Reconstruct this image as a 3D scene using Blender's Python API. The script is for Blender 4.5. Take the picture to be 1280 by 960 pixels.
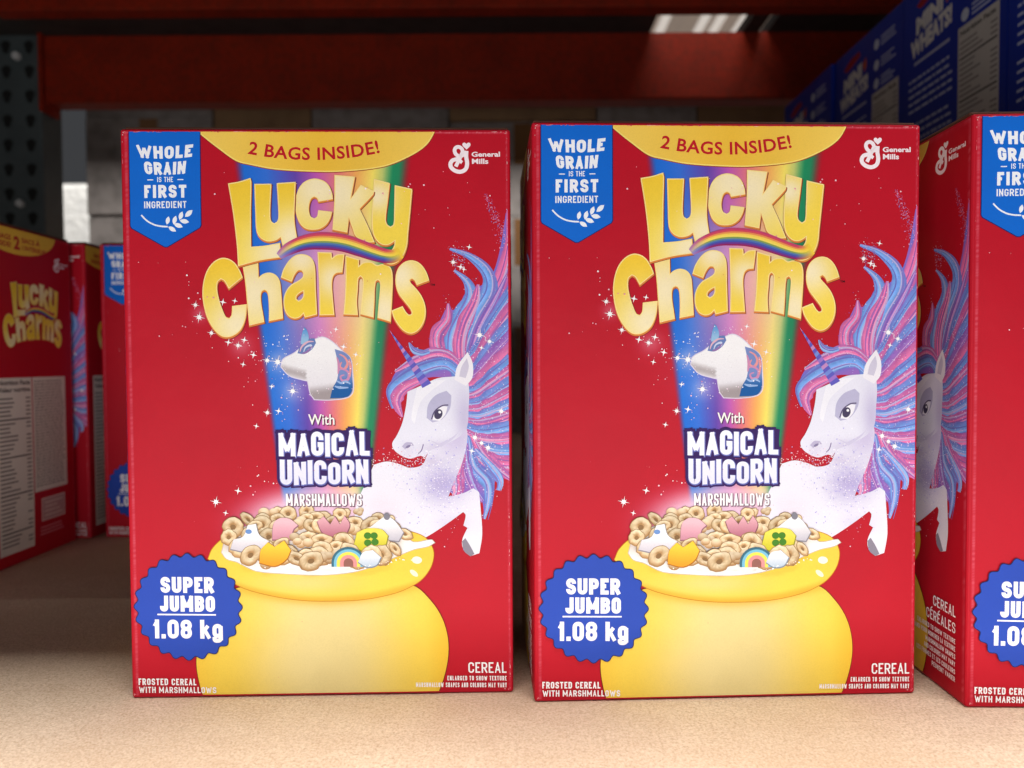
import bpy, bmesh, math, random
import numpy as np
from mathutils import Vector, Matrix
from mathutils.geometry import tessellate_polygon

for o in list(bpy.data.objects): bpy.data.objects.remove(o)
S = bpy.context.scene
C = S.collection

# ------------------------------------------------------------------ camera
FPX, PITCH, ROLL, CAMZ = 916.4, 0.0297, -0.0059, 0.1966
cd = bpy.data.cameras.new('camera')
cd.sensor_fit = 'HORIZONTAL'; cd.sensor_width = 36.0; cd.lens = 36.0 * FPX / 1280.0
cd.clip_start = 0.01; cd.clip_end = 100
cd.dof.use_dof = True; cd.dof.focus_distance = 0.43; cd.dof.aperture_fstop = 6.5
cam = bpy.data.objects.new('camera', cd); C.objects.link(cam)
cp, sp, cr, sr = math.cos(PITCH), math.sin(PITCH), math.cos(ROLL), math.sin(ROLL)
fw = Vector((0, cp, -sp)); up0 = Vector((0, sp, cp)); rt0 = Vector((1, 0, 0))
rt = rt0 * cr + up0 * sr; up = up0 * cr - rt0 * sr
R = Matrix((rt, up, -fw)).transposed().to_4x4()
cam.matrix_world = Matrix.Translation((0, 0, CAMZ)) @ R
S.camera = cam

# ------------------------------------------------------------------ light
w = bpy.data.worlds.new('World'); S.world = w; w.use_nodes = True
bg = w.node_tree.nodes['Background']
bg.inputs[0].default_value = (0.9, 0.93, 1.0, 1); bg.inputs[1].default_value = 0.05

def area(name, loc, target, sx, sy, power, col=(1, .96, .9)):
    l = bpy.data.lights.new(name, 'AREA'); l.shape = 'RECTANGLE'; l.size = sx; l.size_y = sy
    l.energy = power; l.color = col
    o = bpy.data.objects.new(name, l); C.objects.link(o); o.location = loc
    o.rotation_euler = (Vector(target) - Vector(loc)).to_track_quat('-Z', 'Y').to_euler()
    return o
area('aisle_lamp', (0.1, -.42, 3.4), (0.1, .1, .0), 2.4, .62, 250, (1, .97, .93))
area('aisle_fill', (0.0, -.38, -.06), (0.0, .5, .15), 1.7, .4, 10.8, (1, .98, .96))      # added fill lamp, standing in for light thrown back from the aisle
area('next_aisle_lamp', (-3.2, 4.6, 3.4), (-3.7, 6.2, .6), 1.2, 1.2, 85)

S.view_settings.view_transform = 'Standard'; S.view_settings.look = 'None'
S.view_settings.exposure = 0.0; S.view_settings.gamma = 1.0
S.view_settings.use_curve_mapping = False
S.render.engine = 'CYCLES'; S.cycles.max_bounces = 6
S.render.resolution_x, S.render.resolution_y = 1024, 768

# ------------------------------------------------------------------ helpers
rnd = random.Random(7)
def lin(c):
    c = np.asarray(c, float) / 255.0
    return np.where(c <= .04045, c / 12.92, ((c + .055) / 1.055) ** 2.4)
def L4(c): return tuple(lin(c)) + (1.0,)

def mat(name, col, rough=.5, noise=None, bump=None, vcol=False, spec=.5, emit=None):
    """procedural principled material; noise=(scale, other colour, amount), bump=(scale, distance)"""
    m = bpy.data.materials.new(name); m.use_nodes = True
    nt = m.node_tree; b = nt.nodes['Principled BSDF']
    b.inputs['Roughness'].default_value = rough
    b.inputs['Specular IOR Level'].default_value = spec
    tc = nt.nodes.new('ShaderNodeTexCoord')
    if vcol:
        a = nt.nodes.new('ShaderNodeVertexColor'); a.layer_name = 'Col'; src = a.outputs[0]
    else:
        r = nt.nodes.new('ShaderNodeRGB'); r.outputs[0].default_value = L4(col); src = r.outputs[0]
    if noise:
        for sc, oc, am in (noise if isinstance(noise, list) else [noise]):
            n = nt.nodes.new('ShaderNodeTexNoise'); n.inputs['Scale'].default_value = sc
            n.inputs['Detail'].default_value = 5
            nt.links.new(tc.outputs['Object'], n.inputs['Vector'])
            mr = nt.nodes.new('ShaderNodeMapRange')
            mr.inputs[1].default_value = .42; mr.inputs[2].default_value = .68
            mr.inputs[3].default_value = 0; mr.inputs[4].default_value = am
            nt.links.new(n.outputs[0], mr.inputs[0])
            mx = nt.nodes.new('ShaderNodeMix'); mx.data_type = 'RGBA'
            nt.links.new(mr.outputs[0], mx.inputs[0]); nt.links.new(src, mx.inputs[6])
            mx.inputs[7].default_value = L4(oc); src = mx.outputs[2]
    nt.links.new(src, b.inputs['Base Color'])
    if bump:
        prev = None
        for sc, dist in (bump if isinstance(bump, list) else [bump]):
            n = nt.nodes.new('ShaderNodeTexNoise'); n.inputs['Scale'].default_value = sc
            n.inputs['Detail'].default_value = 4
            nt.links.new(tc.outputs['Object'], n.inputs['Vector'])
            bp = nt.nodes.new('ShaderNodeBump'); bp.inputs['Distance'].default_value = dist
            bp.inputs['Strength'].default_value = 1.0
            nt.links.new(n.outputs[0], bp.inputs['Height'])
            if prev: nt.links.new(prev.outputs[0], bp.inputs['Normal'])
            prev = bp
        nt.links.new(prev.outputs[0], b.inputs['Normal'])
    if emit:
        b.inputs['Emission Color'].default_value = L4(col); b.inputs['Emission Strength'].default_value = emit
    return m

M = {
 'print': mat('printed_carton', None, .5, vcol=True, noise=[(1300, (60, 40, 40), .05), (25, (40, 20, 20), .06)], bump=[(1500, .00003), (16, .0012)], spec=.15),
 'board': mat('fibre_board', (214, 190, 164), .85,
      noise=[(260, (184, 154, 126), .7), (1100, (242, 222, 200), .6), (9, (196, 168, 140), .6), (60, (190, 160, 130), .35), (520, (168, 138, 110), .5), (820, (246, 230, 208), .4), (3.5, (186, 156, 126), .35)], bump=[(900, .0008), (240, .0006)], spec=.2),
 'orange': mat('orange_rack_paint', (140, 32, 6), .65, noise=[(14, (112, 26, 8), .6), (90, (70, 30, 14), .4)], bump=(60, .0006), spec=.2),
 'grey_steel': mat('grey_rack_paint', (70, 78, 80), .45, noise=(20, (52, 58, 60), .5)),
 'zinc': mat('zinc_bolt', (190, 190, 190), .3),
 'dark_deck': mat('dark_deck_panel', (48, 42, 40), .7, noise=(30, (30, 26, 25), .7)),
 'kraft': mat('kraft_carton', (150, 118, 84), .8, noise=(20, (120, 92, 66), .6)),
 'grey_card': mat('grey_carton', (150, 142, 138), .7, noise=(25, (110, 104, 100), .7)),
 'white_wrap': mat('white_shrink_wrap', (238, 238, 236), .35, noise=(8, (215, 215, 215), .5), bump=(18, .02)),
 'tape': mat('clear_brown_tape', (128, 92, 58), .25),
 'glow_panel': mat('glowing_roof_panel', (225, 215, 205), .6, emit=.75),  # emission stands in for a roof lit by lamps
 'dark_hole': mat('punched_hole', (8, 8, 8), .9),
}

def mesh_obj(name, verts, faces, m, parent=None, smooth=False):
    me = bpy.data.meshes.new(name); me.from_pydata([tuple(v) for v in verts], [], faces); me.update()
    me.materials.append(m)
    o = bpy.data.objects.new(name, me); C.objects.link(o)
    if parent: o.parent = parent
    return o
def bm_obj(name, bm, m, parent=None):
    me = bpy.data.meshes.new(name); bm.to_mesh(me); bm.free(); me.materials.append(m)
    o = bpy.data.objects.new(name, me); C.objects.link(o)
    if parent: o.parent = parent
    return o
def box_bm(x0, x1, y0, y1, z0, z1, bevel=0, seg=2):
    bm = bmesh.new(); bmesh.ops.create_cube(bm, size=1)
    for v in bm.verts:
        v.co = Vector(((x0 + x1) / 2 + v.co.x * (x1 - x0), (y0 + y1) / 2 + v.co.y * (y1 - y0), (z0 + z1) / 2 + v.co.z * (z1 - z0)))
    if bevel: bmesh.ops.bevel(bm, geom=bm.edges[:], offset=bevel, segments=seg, affect='EDGES', profile=.5)
    return bm
def thing(name, label, cat, loc=(0, 0, 0), rz=0, group=None):
    o = bpy.data.objects.new(name, None); C.objects.link(o); o.location = loc; o.rotation_euler = (0, 0, rz)
    o.empty_display_size = .05; tag(o, label, cat, group); return o
def tag(o, label, cat, group=None):
    o['label'] = label; o['category'] = cat
    if group: o['group'] = group
    return o
def struct(o): o['kind'] = 'structure'; return o
def copy_tree(o, parent=None):
    c = o.copy(); C.objects.link(c); c.parent = parent
    for ch in list(o.children): copy_tree(ch, c)
    return c

# ================================================================== the setting
SH = struct(bm_obj('shelf', box_bm(-2.6, 2.6, .30, 3.3, -.04, 0, .003), M['board']))
up_parts = [(-2.0, .293), (.486, .520), (.537, 2.0)]
for i, (a, b) in enumerate(up_parts):
    struct(bm_obj('deck_and_shield', box_bm(a, b, .26, 1.60, .8840, .905), M['dark_deck']))
struct(bm_obj('deck_and_shield', box_bm(-2.6, 2.6, 1.66, 1.87, 1.105, 1.12), M['dark_deck']))  # unseen strip added to keep lamp light off the rear cartons
# corrugated roof panels far above, given a glow in place of light falling on them, seen through the slot in the upper deck
rv, rf = [], []
nx = 90
for i in range(nx + 1):
    x = -3 + 13 * i / nx; z = 5.2 + (.09 if (i // 2) % 2 else 0)
    rv += [(x, 5.0, z), (x, 17, z)]
    if i: k = 2 * i; rf.append((k - 2, k, k + 1, k - 1))
ro = struct(mesh_obj('roof', rv, rf, M['glow_panel']))
ro.data.materials.append(mat('dim_glow_roof_rib', (196, 176, 160), .6, emit=.30))  # ribs glow more dimly, imitating shading across the corrugation
for i, p in enumerate(ro.data.polygons): p.material_index = 1 if i % 4 in (1, 3) or i % 11 == 5 else 0

# ================================================================== artwork of the carton
# The lettering and pictures are traced once from the front of one carton (pixel positions of
# that flat panel) and turned into metres on the panel by the panel's own four corners.
W, H, D = .2246, .332, .132
def homography(src, dst):
    A = []
    for (x, y), (u, v) in zip(src, dst):
        A += [[x, y, 1, 0, 0, 0, -u * x, -u * y, -u], [0, 0, 0, x, y, 1, -v * x, -v * y, -v]]
    return np.linalg.svd(np.array(A, float))[2][-1].reshape(3, 3)
QUAD = [(664, 151), (1150, 156), (1142, 867), (667, 877)]
FACE = [(0, H), (W, H), (W, 0), (0, 0)]
HM = homography(QUAD, FACE); HI = np.linalg.inv(HM)
def app(h, p):
    p = np.asarray(p, float); q = np.c_[p, np.ones(len(p))] @ h.T
    return q[:, :2] / q[:, 2:]

def smooth(pts, n=5, corner=50):
    """closed Catmull-Rom outline that keeps sharp corners"""
    P = [np.array(p, float) for p in pts]; N = len(P); out = []
    cor = []
    for i in range(N):
        a = P[i] - P[i - 1]; b = P[(i + 1) % N] - P[i]
        t = math.degrees(abs(math.atan2(a[0] * b[1] - a[1] * b[0], a @ b))); cor.append(t > corner)
    for i in range(N):
        p1, p2 = P[i], P[(i + 1) % N]; L = np.linalg.norm(p2 - p1)
        t1 = (p2 - p1) if cor[i] else (p2 - P[i - 1]) * L / (np.linalg.norm(p1 - P[i - 1]) + L)
        t2 = (p2 - p1) if cor[(i + 1) % N] else (P[(i + 2) % N] - p1) * L / (np.linalg.norm(P[(i + 2) % N] - p2) + L)
        for k in range(n):
            t = k / n
            out.append((2*t**3-3*t**2+1)*p1 + (t**3-2*t**2+t)*t1 + (-2*t**3+3*t**2)*p2 + (t**3-t**2)*t2)
    return np.array(out)
def smooth_open(pts, n=6):
    P = [np.array(p, float) for p in pts]; out = []
    for i in range(len(P) - 1):
        p0 = P[max(i - 1, 0)]; p1 = P[i]; p2 = P[i + 1]; p3 = P[min(i + 2, len(P) - 1)]
        for k in range(n):
            t = k / n
            out.append(.5*((2*p1)+(-p0+p2)*t+(2*p0-5*p1+4*p2-p3)*t*t+(-p0+3*p1-3*p2+p3)*t**3))
    out.append(P[-1]); return np.array(out)
def offs(poly, d):
    """grow (d>0) a closed outline"""
    P = np.asarray(poly); A = np.roll(P, 1, 0); B = np.roll(P, -1, 0)
    ar = np.sum(P[:, 0] * B[:, 1] - P[:, 1] * B[:, 0])
    e1 = P - A; e2 = B - P
    n1 = np.c_[e1[:, 1], -e1[:, 0]] / (np.linalg.norm(e1, axis=1)[:, None] + 1e-9)
    n2 = np.c_[e2[:, 1], -e2[:, 0]] / (np.linalg.norm(e2, axis=1)[:, None] + 1e-9)
    n = n1 + n2; ln = np.linalg.norm(n, axis=1)[:, None] + 1e-9
    n = n / ln; mit = 1 / np.clip(np.sum(n * n1, 1), .55, 1)[:, None]
    return P + n * mit * d * (1 if ar > 0 else -1)

STEP = 2.0e-5
class Art:
    def __init__(s): s.p = []; s.c = []; s.l = []
    def tris(s, P, cols, layer):
        """P (n,3,2) pixels, cols (n,3,3) sRGB 0-255"""
        s.p.append(np.asarray(P, float)); s.c.append(np.asarray(cols, float)); s.l.append(np.full(len(P), float(layer)))
    def poly(s, rings, col, layer, edge=7.0):
        if not isinstance(rings, list): rings = [rings]
        flat = np.concatenate(rings)
        t = tessellate_polygon([[Vector((x, y, 0)) for x, y in r] for r in rings])
        if not t: return
        P = flat[np.array(t)]
        if edge < 1: edge = 1e9
        elif not callable(col): edge = 8.0
        if True:
            for _ in range(12):
                d = np.linalg.norm(P - np.roll(P, -1, 1), axis=2); k = d.argmax(1); big = d.max(1) > edge
                if not big.any(): break
                B = P[big]; k = k[big]; i = np.arange(len(B))
                a = B[i, k]; b = B[i, (k + 1) % 3]; c = B[i, (k + 2) % 3]; m = (a + b) / 2
                P = np.concatenate([P[~big], np.stack([a, m, c], 1), np.stack([m, b, c], 1)])
        if callable(col): cols = col(P.reshape(-1, 2)).reshape(-1, 3, 3)
        else: cols = np.broadcast_to(np.array(col, float), (len(P), 3, 3))
        s.tris(P, cols, layer)
    def strip(s, rows, cols, layer):
        """rows: list of (n,2) arrays (lines across), cols: same shape x3"""
        R_ = np.array(rows); K = np.array(cols); a, b, c, d = R_[:-1, :-1], R_[1:, :-1], R_[1:, 1:], R_[:-1, 1:]
        ka, kb, kc, kd = K[:-1, :-1], K[1:, :-1], K[1:, 1:], K[:-1, 1:]
        P = np.concatenate([np.stack([a, b, c], 2).reshape(-1, 3, 2), np.stack([a, c, d], 2).reshape(-1, 3, 2)])
        Q = np.concatenate([np.stack([ka, kb, kc], 2).reshape(-1, 3, 3), np.stack([ka, kc, kd], 2).reshape(-1, 3, 3)])
        s.tris(P, Q, layer)
    def stroke(s, pts, wd, col, layer, n=6, taper=None):
        Q = smooth_open(pts, n); t = np.gradient(Q, axis=0); nn = np.c_[-t[:, 1], t[:, 0]]
        nn /= np.linalg.norm(nn, axis=1)[:, None] + 1e-9
        wv = np.full(len(Q), wd / 2.0) if taper is None else np.interp(np.linspace(0, 1, len(Q)), [0, .5, 1], np.array(taper) / 2.0)
        s.strip(np.stack([Q - nn * wv[:, None], Q + nn * wv[:, None]], 1), np.broadcast_to(np.array(col, float), (len(Q), 2, 3)), layer)
    def ellipse(s, cx, cy, rx, ry, col, layer, rot=0, n=18):
        a = np.linspace(0, 2 * np.pi, n, endpoint=False); x, y = rx * np.cos(a), ry * np.sin(a)
        s.poly(np.c_[cx + x * np.cos(rot) - y * np.sin(rot), cy + x * np.sin(rot) + y * np.cos(rot)], col, layer)
    def merged(s): return np.concatenate(s.p), np.concatenate(s.c), np.concatenate(s.l)

def clip_tris(P, K, Lr, axis, lim, keep_greater):
    sg = 1 if keep_greater else -1
    f = (P[:, :, axis] - lim) * sg
    ins = f >= 0; cnt = ins.sum(1)
    oP, oK, oL = [P[cnt == 3]], [K[cnt == 3]], [Lr[cnt == 3]]
    for q in np.where((cnt > 0) & (cnt < 3))[0]:
        pp, kk = [], []
        for i in range(3):
            j = (i + 1) % 3
            if ins[q, i]: pp.append(P[q, i]); kk.append(K[q, i])
            if ins[q, i] != ins[q, j]:
                t = f[q, i] / (f[q, i] - f[q, j]); pp.append(P[q, i] + (P[q, j] - P[q, i]) * t); kk.append(K[q, i] + (K[q, j] - K[q, i]) * t)
        for i in range(1, len(pp) - 1):
            oP.append(np.array([[pp[0], pp[i], pp[i + 1]]])); oK.append(np.array([[kk[0], kk[i], kk[i + 1]]])); oL.append(np.array([Lr[q]]))
    return np.concatenate(oP), np.concatenate(oK), np.concatenate(oL)

EDGE = .0017          # the panels end where the folded edges begin to turn
def panel_mesh(name, art, panel='front', tf=None, clip=None, zoff=0, dims=None, raw=False):
    """turn traced art into a mesh that lies on a panel of the carton (metres, carton space)"""
    w_, d_, h_ = dims or (W, D, H)
    P, K, Lr = art.merged()
    F = P.reshape(-1, 2) if raw else app(HM, P.reshape(-1, 2))
    if tf: F = tf(F)
    F = F.reshape(-1, 3, 2)
    wid = w_ if panel == 'front' else d_
    lo, hi = clip or (EDGE, wid - EDGE)
    for ax, lim, g in ((0, lo, True), (0, hi, False), (1, EDGE, True), (1, h_ - EDGE, False)):
        F, K, Lr = clip_tris(F, K, Lr, ax, lim, g)
    s, t = F[:, :, 0].ravel(), F[:, :, 1].ravel(); off = np.repeat(Lr, 3) * STEP + 4e-5 + zoff
    if dims is None:
        q = (2 * s / wid - 1); r2 = (2 * t / h_ - 1); win = np.clip(1 - q * q, 0, 1) * np.clip(1 - r2 ** 4, 0, 1)
        off = off + win * ((.0014 if panel == 'front' else .0009) + .00022 * np.sin(s * 41 + 1) * np.sin(t * 33 + 2))
    if panel == 'front': V = np.c_[s - w_ / 2, -d_ / 2 - off, t]
    elif panel == 'left': V = np.c_[-w_ / 2 - off, d_ / 2 - s, t]
    else: V = np.c_[w_ / 2 + off, -d_ / 2 + s, t]
    V3 = V.reshape(-1, 3, 3)
    nrm = np.cross(V3[:, 1] - V3[:, 0], V3[:, 2] - V3[:, 0]); ax, sg = {'front': (1, -1), 'left': (0, -1), 'right': (0, 1)}[panel]
    fl = nrm[:, ax] * sg < 0
    V3[fl] = V3[fl][:, ::-1]; KK = K.copy(); KK[fl] = KK[fl][:, ::-1]
    n = len(V3); me = bpy.data.meshes.new(name)
    me.vertices.add(n * 3); me.vertices.foreach_set('co', V3.astype(np.float32).ravel())
    me.loops.add(n * 3); me.loops.foreach_set('vertex_index', np.arange(n * 3, dtype=np.int32))
    me.polygons.add(n); me.polygons.foreach_set('loop_start', np.arange(0, n * 3, 3, dtype=np.int32))
    me.update(calc_edges=True)
    a = me.color_attributes.new('Col', 'FLOAT_COLOR', 'POINT')
    a.data.foreach_set('color', np.c_[lin(np.clip(KK.reshape(-1, 3), 0, 255)), np.ones(n * 3)].astype(np.float32).ravel())
    me.materials.append(M['print']); return me

_tc = {}
def text_tris(body, bold=0.0, sp=1.0):
    key = (body, bold, sp)
    if key not in _tc:
        cu = bpy.data.curves.new('t', 'FONT'); cu.body = body; cu.offset = bold; cu.resolution_u = 3; cu.space_character = sp
        ob = bpy.data.objects.new('t', cu); me = bpy.data.meshes.new_from_object(ob)
        me.calc_loop_triangles()
        v = np.array([x.co[:2] for x in me.vertices]); t = np.array([x.vertices[:] for x in me.loop_triangles])
        _tc[key] = v[t]; bpy.data.objects.remove(ob); bpy.data.curves.remove(cu); bpy.data.meshes.remove(me)
    return _tc[key].copy()
CAP = None
def cap_height():
    global CAP
    if CAP is None: CAP = text_tris('H')[:, :, 1].max()
    return CAP
def text(art, body, x0, x1, ytop, ybase, col, layer, bold=.0, warp=None, sp=1.0, grow=0):
    """caps sit between ytop and ybase (pixels, y down); grow widens the letters for an outline behind them"""
    T0 = text_tris(body, bold, sp); T = text_tris(body, bold + grow, sp) if grow else T0
    a, b = T0[:, :, 0].min(), T0[:, :, 0].max()
    X = x0 + (T[:, :, 0] - a) / (b - a) * (x1 - x0)
    Y = ybase - (T[:, :, 1] + bold) / (cap_height() + 2 * bold) * (ybase - ytop)
    P = np.stack([X, Y], 2)
    if warp: P = warp(P.reshape(-1, 2)).reshape(-1, 3, 2)
    cols = col(P.reshape(-1, 2)).reshape(-1, 3, 3) if callable(col) else np.broadcast_to(np.array(col, float), (len(P), 3, 3))
    art.tris(P, cols, layer)

# condensed block capitals drawn as strokes: (lines, curves) on a unit skeleton
V_ = lambda u: [(u, 0), (u, 1)]
GL = {
 'A': ([[(0, 0), (.5, 1)], [(1, 0), (.5, 1)], [(.16, .27), (.84, .27)]], []), 'B': ([V_(0)], [[(0, 1), (1, 1), (1, .53), (0, .53)], [(0, .53), (1, .53), (1, 0), (0, 0)]]),
 'C': ([], [[(1, .68), (1, 1), (0, 1), (0, 0), (1, 0), (1, .32)]]), 'D': ([V_(0)], [[(0, 1), (1, 1), (1, 0), (0, 0)]]),
 'E': ([V_(0), [(0, 1), (1, 1)], [(0, .52), (.88, .52)], [(0, 0), (1, 0)]], []), 'F': ([V_(0), [(0, 1), (1, 1)], [(0, .5), (.88, .5)]], []),
 'G': ([[(.55, .46), (1, .46)]], [[(1, .70), (1, 1), (0, 1), (0, 0), (1, 0), (1, .46)]]), 'H': ([V_(0), V_(1), [(0, .52), (1, .52)]], []),
 'I': ([V_(.5)], []), 'J': ([], [[(1, 1), (1, 0), (0, 0), (0, .3)]]), 'K': ([V_(0), [(0, .36), (1, 1)], [(.35, .55), (1, 0)]], []),
 'L': ([V_(0), [(0, 0), (1, 0)]], []), 'M': ([V_(0), V_(1), [(0, 1), (.5, .2)], [(1, 1), (.5, .2)]], []), 'N': ([V_(0), V_(1), [(0, 1), (1, 0)]], []),
 'O': ([], ['O']), '0': ([], ['O']), 'P': ([V_(0)], [[(0, 1), (1, 1), (1, .44), (0, .44)]]), 'R': ([V_(0), [(.5, .46), (1, 0)]], [[(0, 1), (1, 1), (1, .46), (0, .46)]]),
 'S': ([], [[(1, .72), (1, 1), (0, 1), (0, .54), (1, .46), (1, 0), (0, 0), (0, .28)]]), 'T': ([V_(.5), [(0, 1), (1, 1)]], []), 'U': ([], [[(0, 1), (0, 0), (1, 0), (1, 1)]]),
 'V': ([[(0, 1), (.5, 0)], [(1, 1), (.5, 0)]], []), 'W': ([[(0, 1), (.27, 0)], [(.5, .9), (.27, 0)], [(.5, .9), (.73, 0)], [(1, 1), (.73, 0)]], []),
 'X': ([[(0, 0), (1, 1)], [(0, 1), (1, 0)]], []), 'Y': ([[(0, 1), (.5, .42)], [(1, 1), (.5, .42)], [(.5, .42), (.5, 0)]], []),
 '1': ([[(.78, 0), (.78, 1)], [(0, .80), (.78, .95)]], []), '8': ([], [[(.5, .52), (1, .52), (1, 1), (0, 1), (0, .52), (.5, .52)], [(.5, .52), (1, .52), (1, 0), (0, 0), (0, .52), (.5, .52)]]),
 '.': ([[(.5, 0), (.5, .01)]], []), 'k': ([V_(0), [(.05, .26), (.95, .74)], [(.4, .45), (1, 0)]], []),
 'g': ([[(1, -.1), (1, .73)]], [[(.5, .73), (1, .73), (1, .06), (0, .06), (0, .73), (.5, .73)], [(1, .1), (1, -.27), (0, -.27), (0, -.16)]]),
 '!': ([[(.5, .32), (.5, 1)], [(.5, 0), (.5, .01)]], []), '-': ([[(0, .45), (1, .45)]], []), ' ': ([], []), "'": ([[(.5, .8), (.5, 1)]], []),
}
GLW = {'I': 0, '.': 0, '!': 0, "'": 0, ' ': .2, 'M': .68, 'W': .80, 'E': .42, 'F': .40, 'L': .40, 'J': .44, 'T': .46, '1': .26, 'k': .46, 'g': .46, '-': .3}
def round_path(pts, rad, n=5):
    P = [np.array(p, float) for p in pts]; out = [P[0]]
    for i in range(1, len(P) - 1):
        a, b, c = P[i - 1], P[i], P[i + 1]; la, lc = np.linalg.norm(a - b), np.linalg.norm(c - b)
        r = min(rad, la * (.5 if i > 1 else 1), lc * (.5 if i < len(P) - 2 else 1)) * .999
        p, q = b + (a - b) / la * r, b + (c - b) / lc * r
        for k in range(n + 1):
            t = k / n; out.append((1 - t) ** 2 * p + 2 * t * (1 - t) * (b * .92 + (p + q) * .04) + t * t * q)
    out.append(P[-1]); return np.array(out)
def gothic(art, body, x0, x1, ytop, ybase, col, layer, T=.17, gap=.10, warp=None, grow=0.0, jit=None, accent=None):
    h = ybase - ytop; tot = (x1 - x0) / h
    ws = np.array([GLW.get(c, .5) for c in body]); fixed = np.array([T if c in "I.!'" else 0 for c in body])
    k = (tot - fixed.sum() - gap * (len(body) - 1)) / ws.sum(); wid = ws * k + fixed
    x = 0.0
    for gi, (c, wd) in enumerate(zip(body, wid)):
        lines, curves = GL[c]; iw = max(wd - T, 0); ih = 1 - T
        du, dv = jit[gi] if jit else (0, 0)
        def mp(p): return np.array([x + T / 2 + p[0] * iw, T / 2 + p[1] * ih])
        paths = []
        for l in lines: paths.append((np.array([mp(p) for p in l]), False))
        for l in curves:
            if l == 'O': l = [(.5, 1), (1, 1), (1, 0), (0, 0), (0, 1), (.5, 1)]
            closed = l[0] == l[-1]
            q = [mp(p) for p in l]; paths.append((round_path(q, min(iw * .5, .30)), closed))
        if accent and gi in accent: paths.append((np.array([[x + wd * .35, 1.10], [x + wd * .75, 1.26]]), False))
        for pi, (Q, closed) in enumerate(paths):
            Q = Q.copy()
            if not closed:
                for e, f in ((0, 1), (-1, -2)):
                    d = Q[e] - Q[f]; d = d / (np.linalg.norm(d) + 1e-9)
                    edge = (abs(d[1]) > .45 and (Q[e][1] < T / 2 + .012 or Q[e][1] > 1 - T / 2 - .012)) or (abs(d[0]) > .45 and (abs(Q[e][0] - x - T / 2) < 1e-3 or abs(Q[e][0] - x - wd + T / 2) < 1e-3))
                    Q[e] = Q[e] + d * ((T / 2 if edge else 0) + grow)
            t = np.gradient(Q, axis=0)
            if closed: t[0] = t[-1] = (Q[1] - Q[-2])
            n = np.c_[-t[:, 1], t[:, 0]]; n /= np.linalg.norm(n, axis=1)[:, None] + 1e-9
            hw_ = (T / 2 + grow) * (.86 if len(lines) > 2 and abs(Q[0][0] - Q[-1][0]) > .02 and abs(Q[0][1] - Q[-1][1]) > .1 else 1)
            rows_ = np.stack([Q - n * hw_, Q + n * hw_], 1)
            P = np.stack([x0 + rows_[:, :, 0] * h, ybase + dv - rows_[:, :, 1] * (h + dv - du)], 2)
            if warp: P = warp(P.reshape(-1, 2)).reshape(P.shape)
            cc = col(P.reshape(-1, 2)).reshape(P.shape[:2] + (3,)) if callable(col) else np.broadcast_to(np.array(col, float), P.shape[:2] + (3,))
            art.strip(P, cc, layer + pi * .13 + (gi % 2) * .06)
        x += wd + gap

def mix(a, b, t):
    t = np.clip(np.asarray(t, float), 0, 1)[..., None]
    return np.asarray(a, float) * (1 - t) + np.asarray(b, float) * t
def ramp(x, stops):
    xs = [s[0] for s in stops]; cs = np.array([s[1] for s in stops], float)
    return np.stack([np.interp(x, xs, cs[:, i]) for i in range(3)], -1)
def sm(a, b, x):
    t = np.clip((x - a) / (b - a), 0, 1); return t * t * (3 - 2 * t)

RED = (186, 16, 38); WHITE = (246, 244, 248); YEL = (250, 206, 48)
npr = np.random.RandomState(3)

# ---- printed ground of the front panel: red, the rainbow beam, the pink mist above the pot
BEAM = [(0, (25, 110, 215)), (.16, (50, 110, 215)), (.33, (92, 62, 170)), (.46, (190, 80, 175)), (.58, (230, 115, 120)),
        (.70, (246, 170, 84)), (.80, (250, 226, 96)), (.86, (190, 200, 110)), (.92, (30, 138, 92)), (1, (40, 130, 90))]
def ground_colour(P):
    x, y = P[:, 0], P[:, 1]
    c = np.tile(np.array(RED, float), (len(P), 1))
    v = (y - 200) / 440.0
    l = 814 + 50 * v; r = 1022 - 56 * v
    u = (x - l) / (r - l)
    bc = ramp(u, BEAM)
    pale = np.exp(-((y - 345) / 90.0) ** 2) * .55 + np.exp(-((y - 640) / 60.0) ** 2) * .5
    bc = mix(bc, (238, 214, 226), pale * sm(.05, .35, u) * (1 - sm(.75, .95, u)))
    a = sm(-.04, .03, u) * (1 - sm(.95, 1.03, u)) * (y > 190) * (y < 660)
    c = mix(c, bc, a)
    mist = np.exp(-(((x - 905) / 95.0) ** 2 + ((y - 655) / 46.0) ** 2) ** 2)
    c = mix(c, (236, 196, 220), np.clip(mist * 1.25, 0, .95))
    for gx, gy, gr, ga in ((762, 388, 10, .30), (812, 428, 14, .30), (858, 449, 12, .4), (876, 486, 12, .35), (905, 455, 60, .16)):
        c = mix(c, (255, 225, 240), ga * np.exp(-((x - gx) ** 2 + (y - gy) ** 2) / gr ** 2))
    return c
FG = Art()
gx, gy = 300, 440
s_, t_ = np.meshgrid(np.linspace(0, W, gx + 1), np.linspace(0, H, gy + 1))
gp = app(HI, np.c_[s_.ravel(), t_.ravel()]); gc = ground_colour(gp)
# worn printing along the folds
fs, ft = s_.ravel(), t_.ravel()
wn = lambda q, k: .5 + .5 * np.sin(q * 900 * k + 3 * np.sin(q * 331 * k)) * np.sin(q * 2100 * k)
worn = (np.abs(fs - .0034) < .0005) * (.10 + .22 * wn(ft, 1)) + (ft > H - .0028) * (.10 + .35 * wn(fs, 1.3)) + (fs > W - .0028) * (.06 + .2 * wn(ft, .8))
gc = mix(gc, (250, 200, 205), worn)
FG.strip(gp.reshape(gy + 1, gx + 1, 2), gc.reshape(gy + 1, gx + 1, 3), 0)

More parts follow.
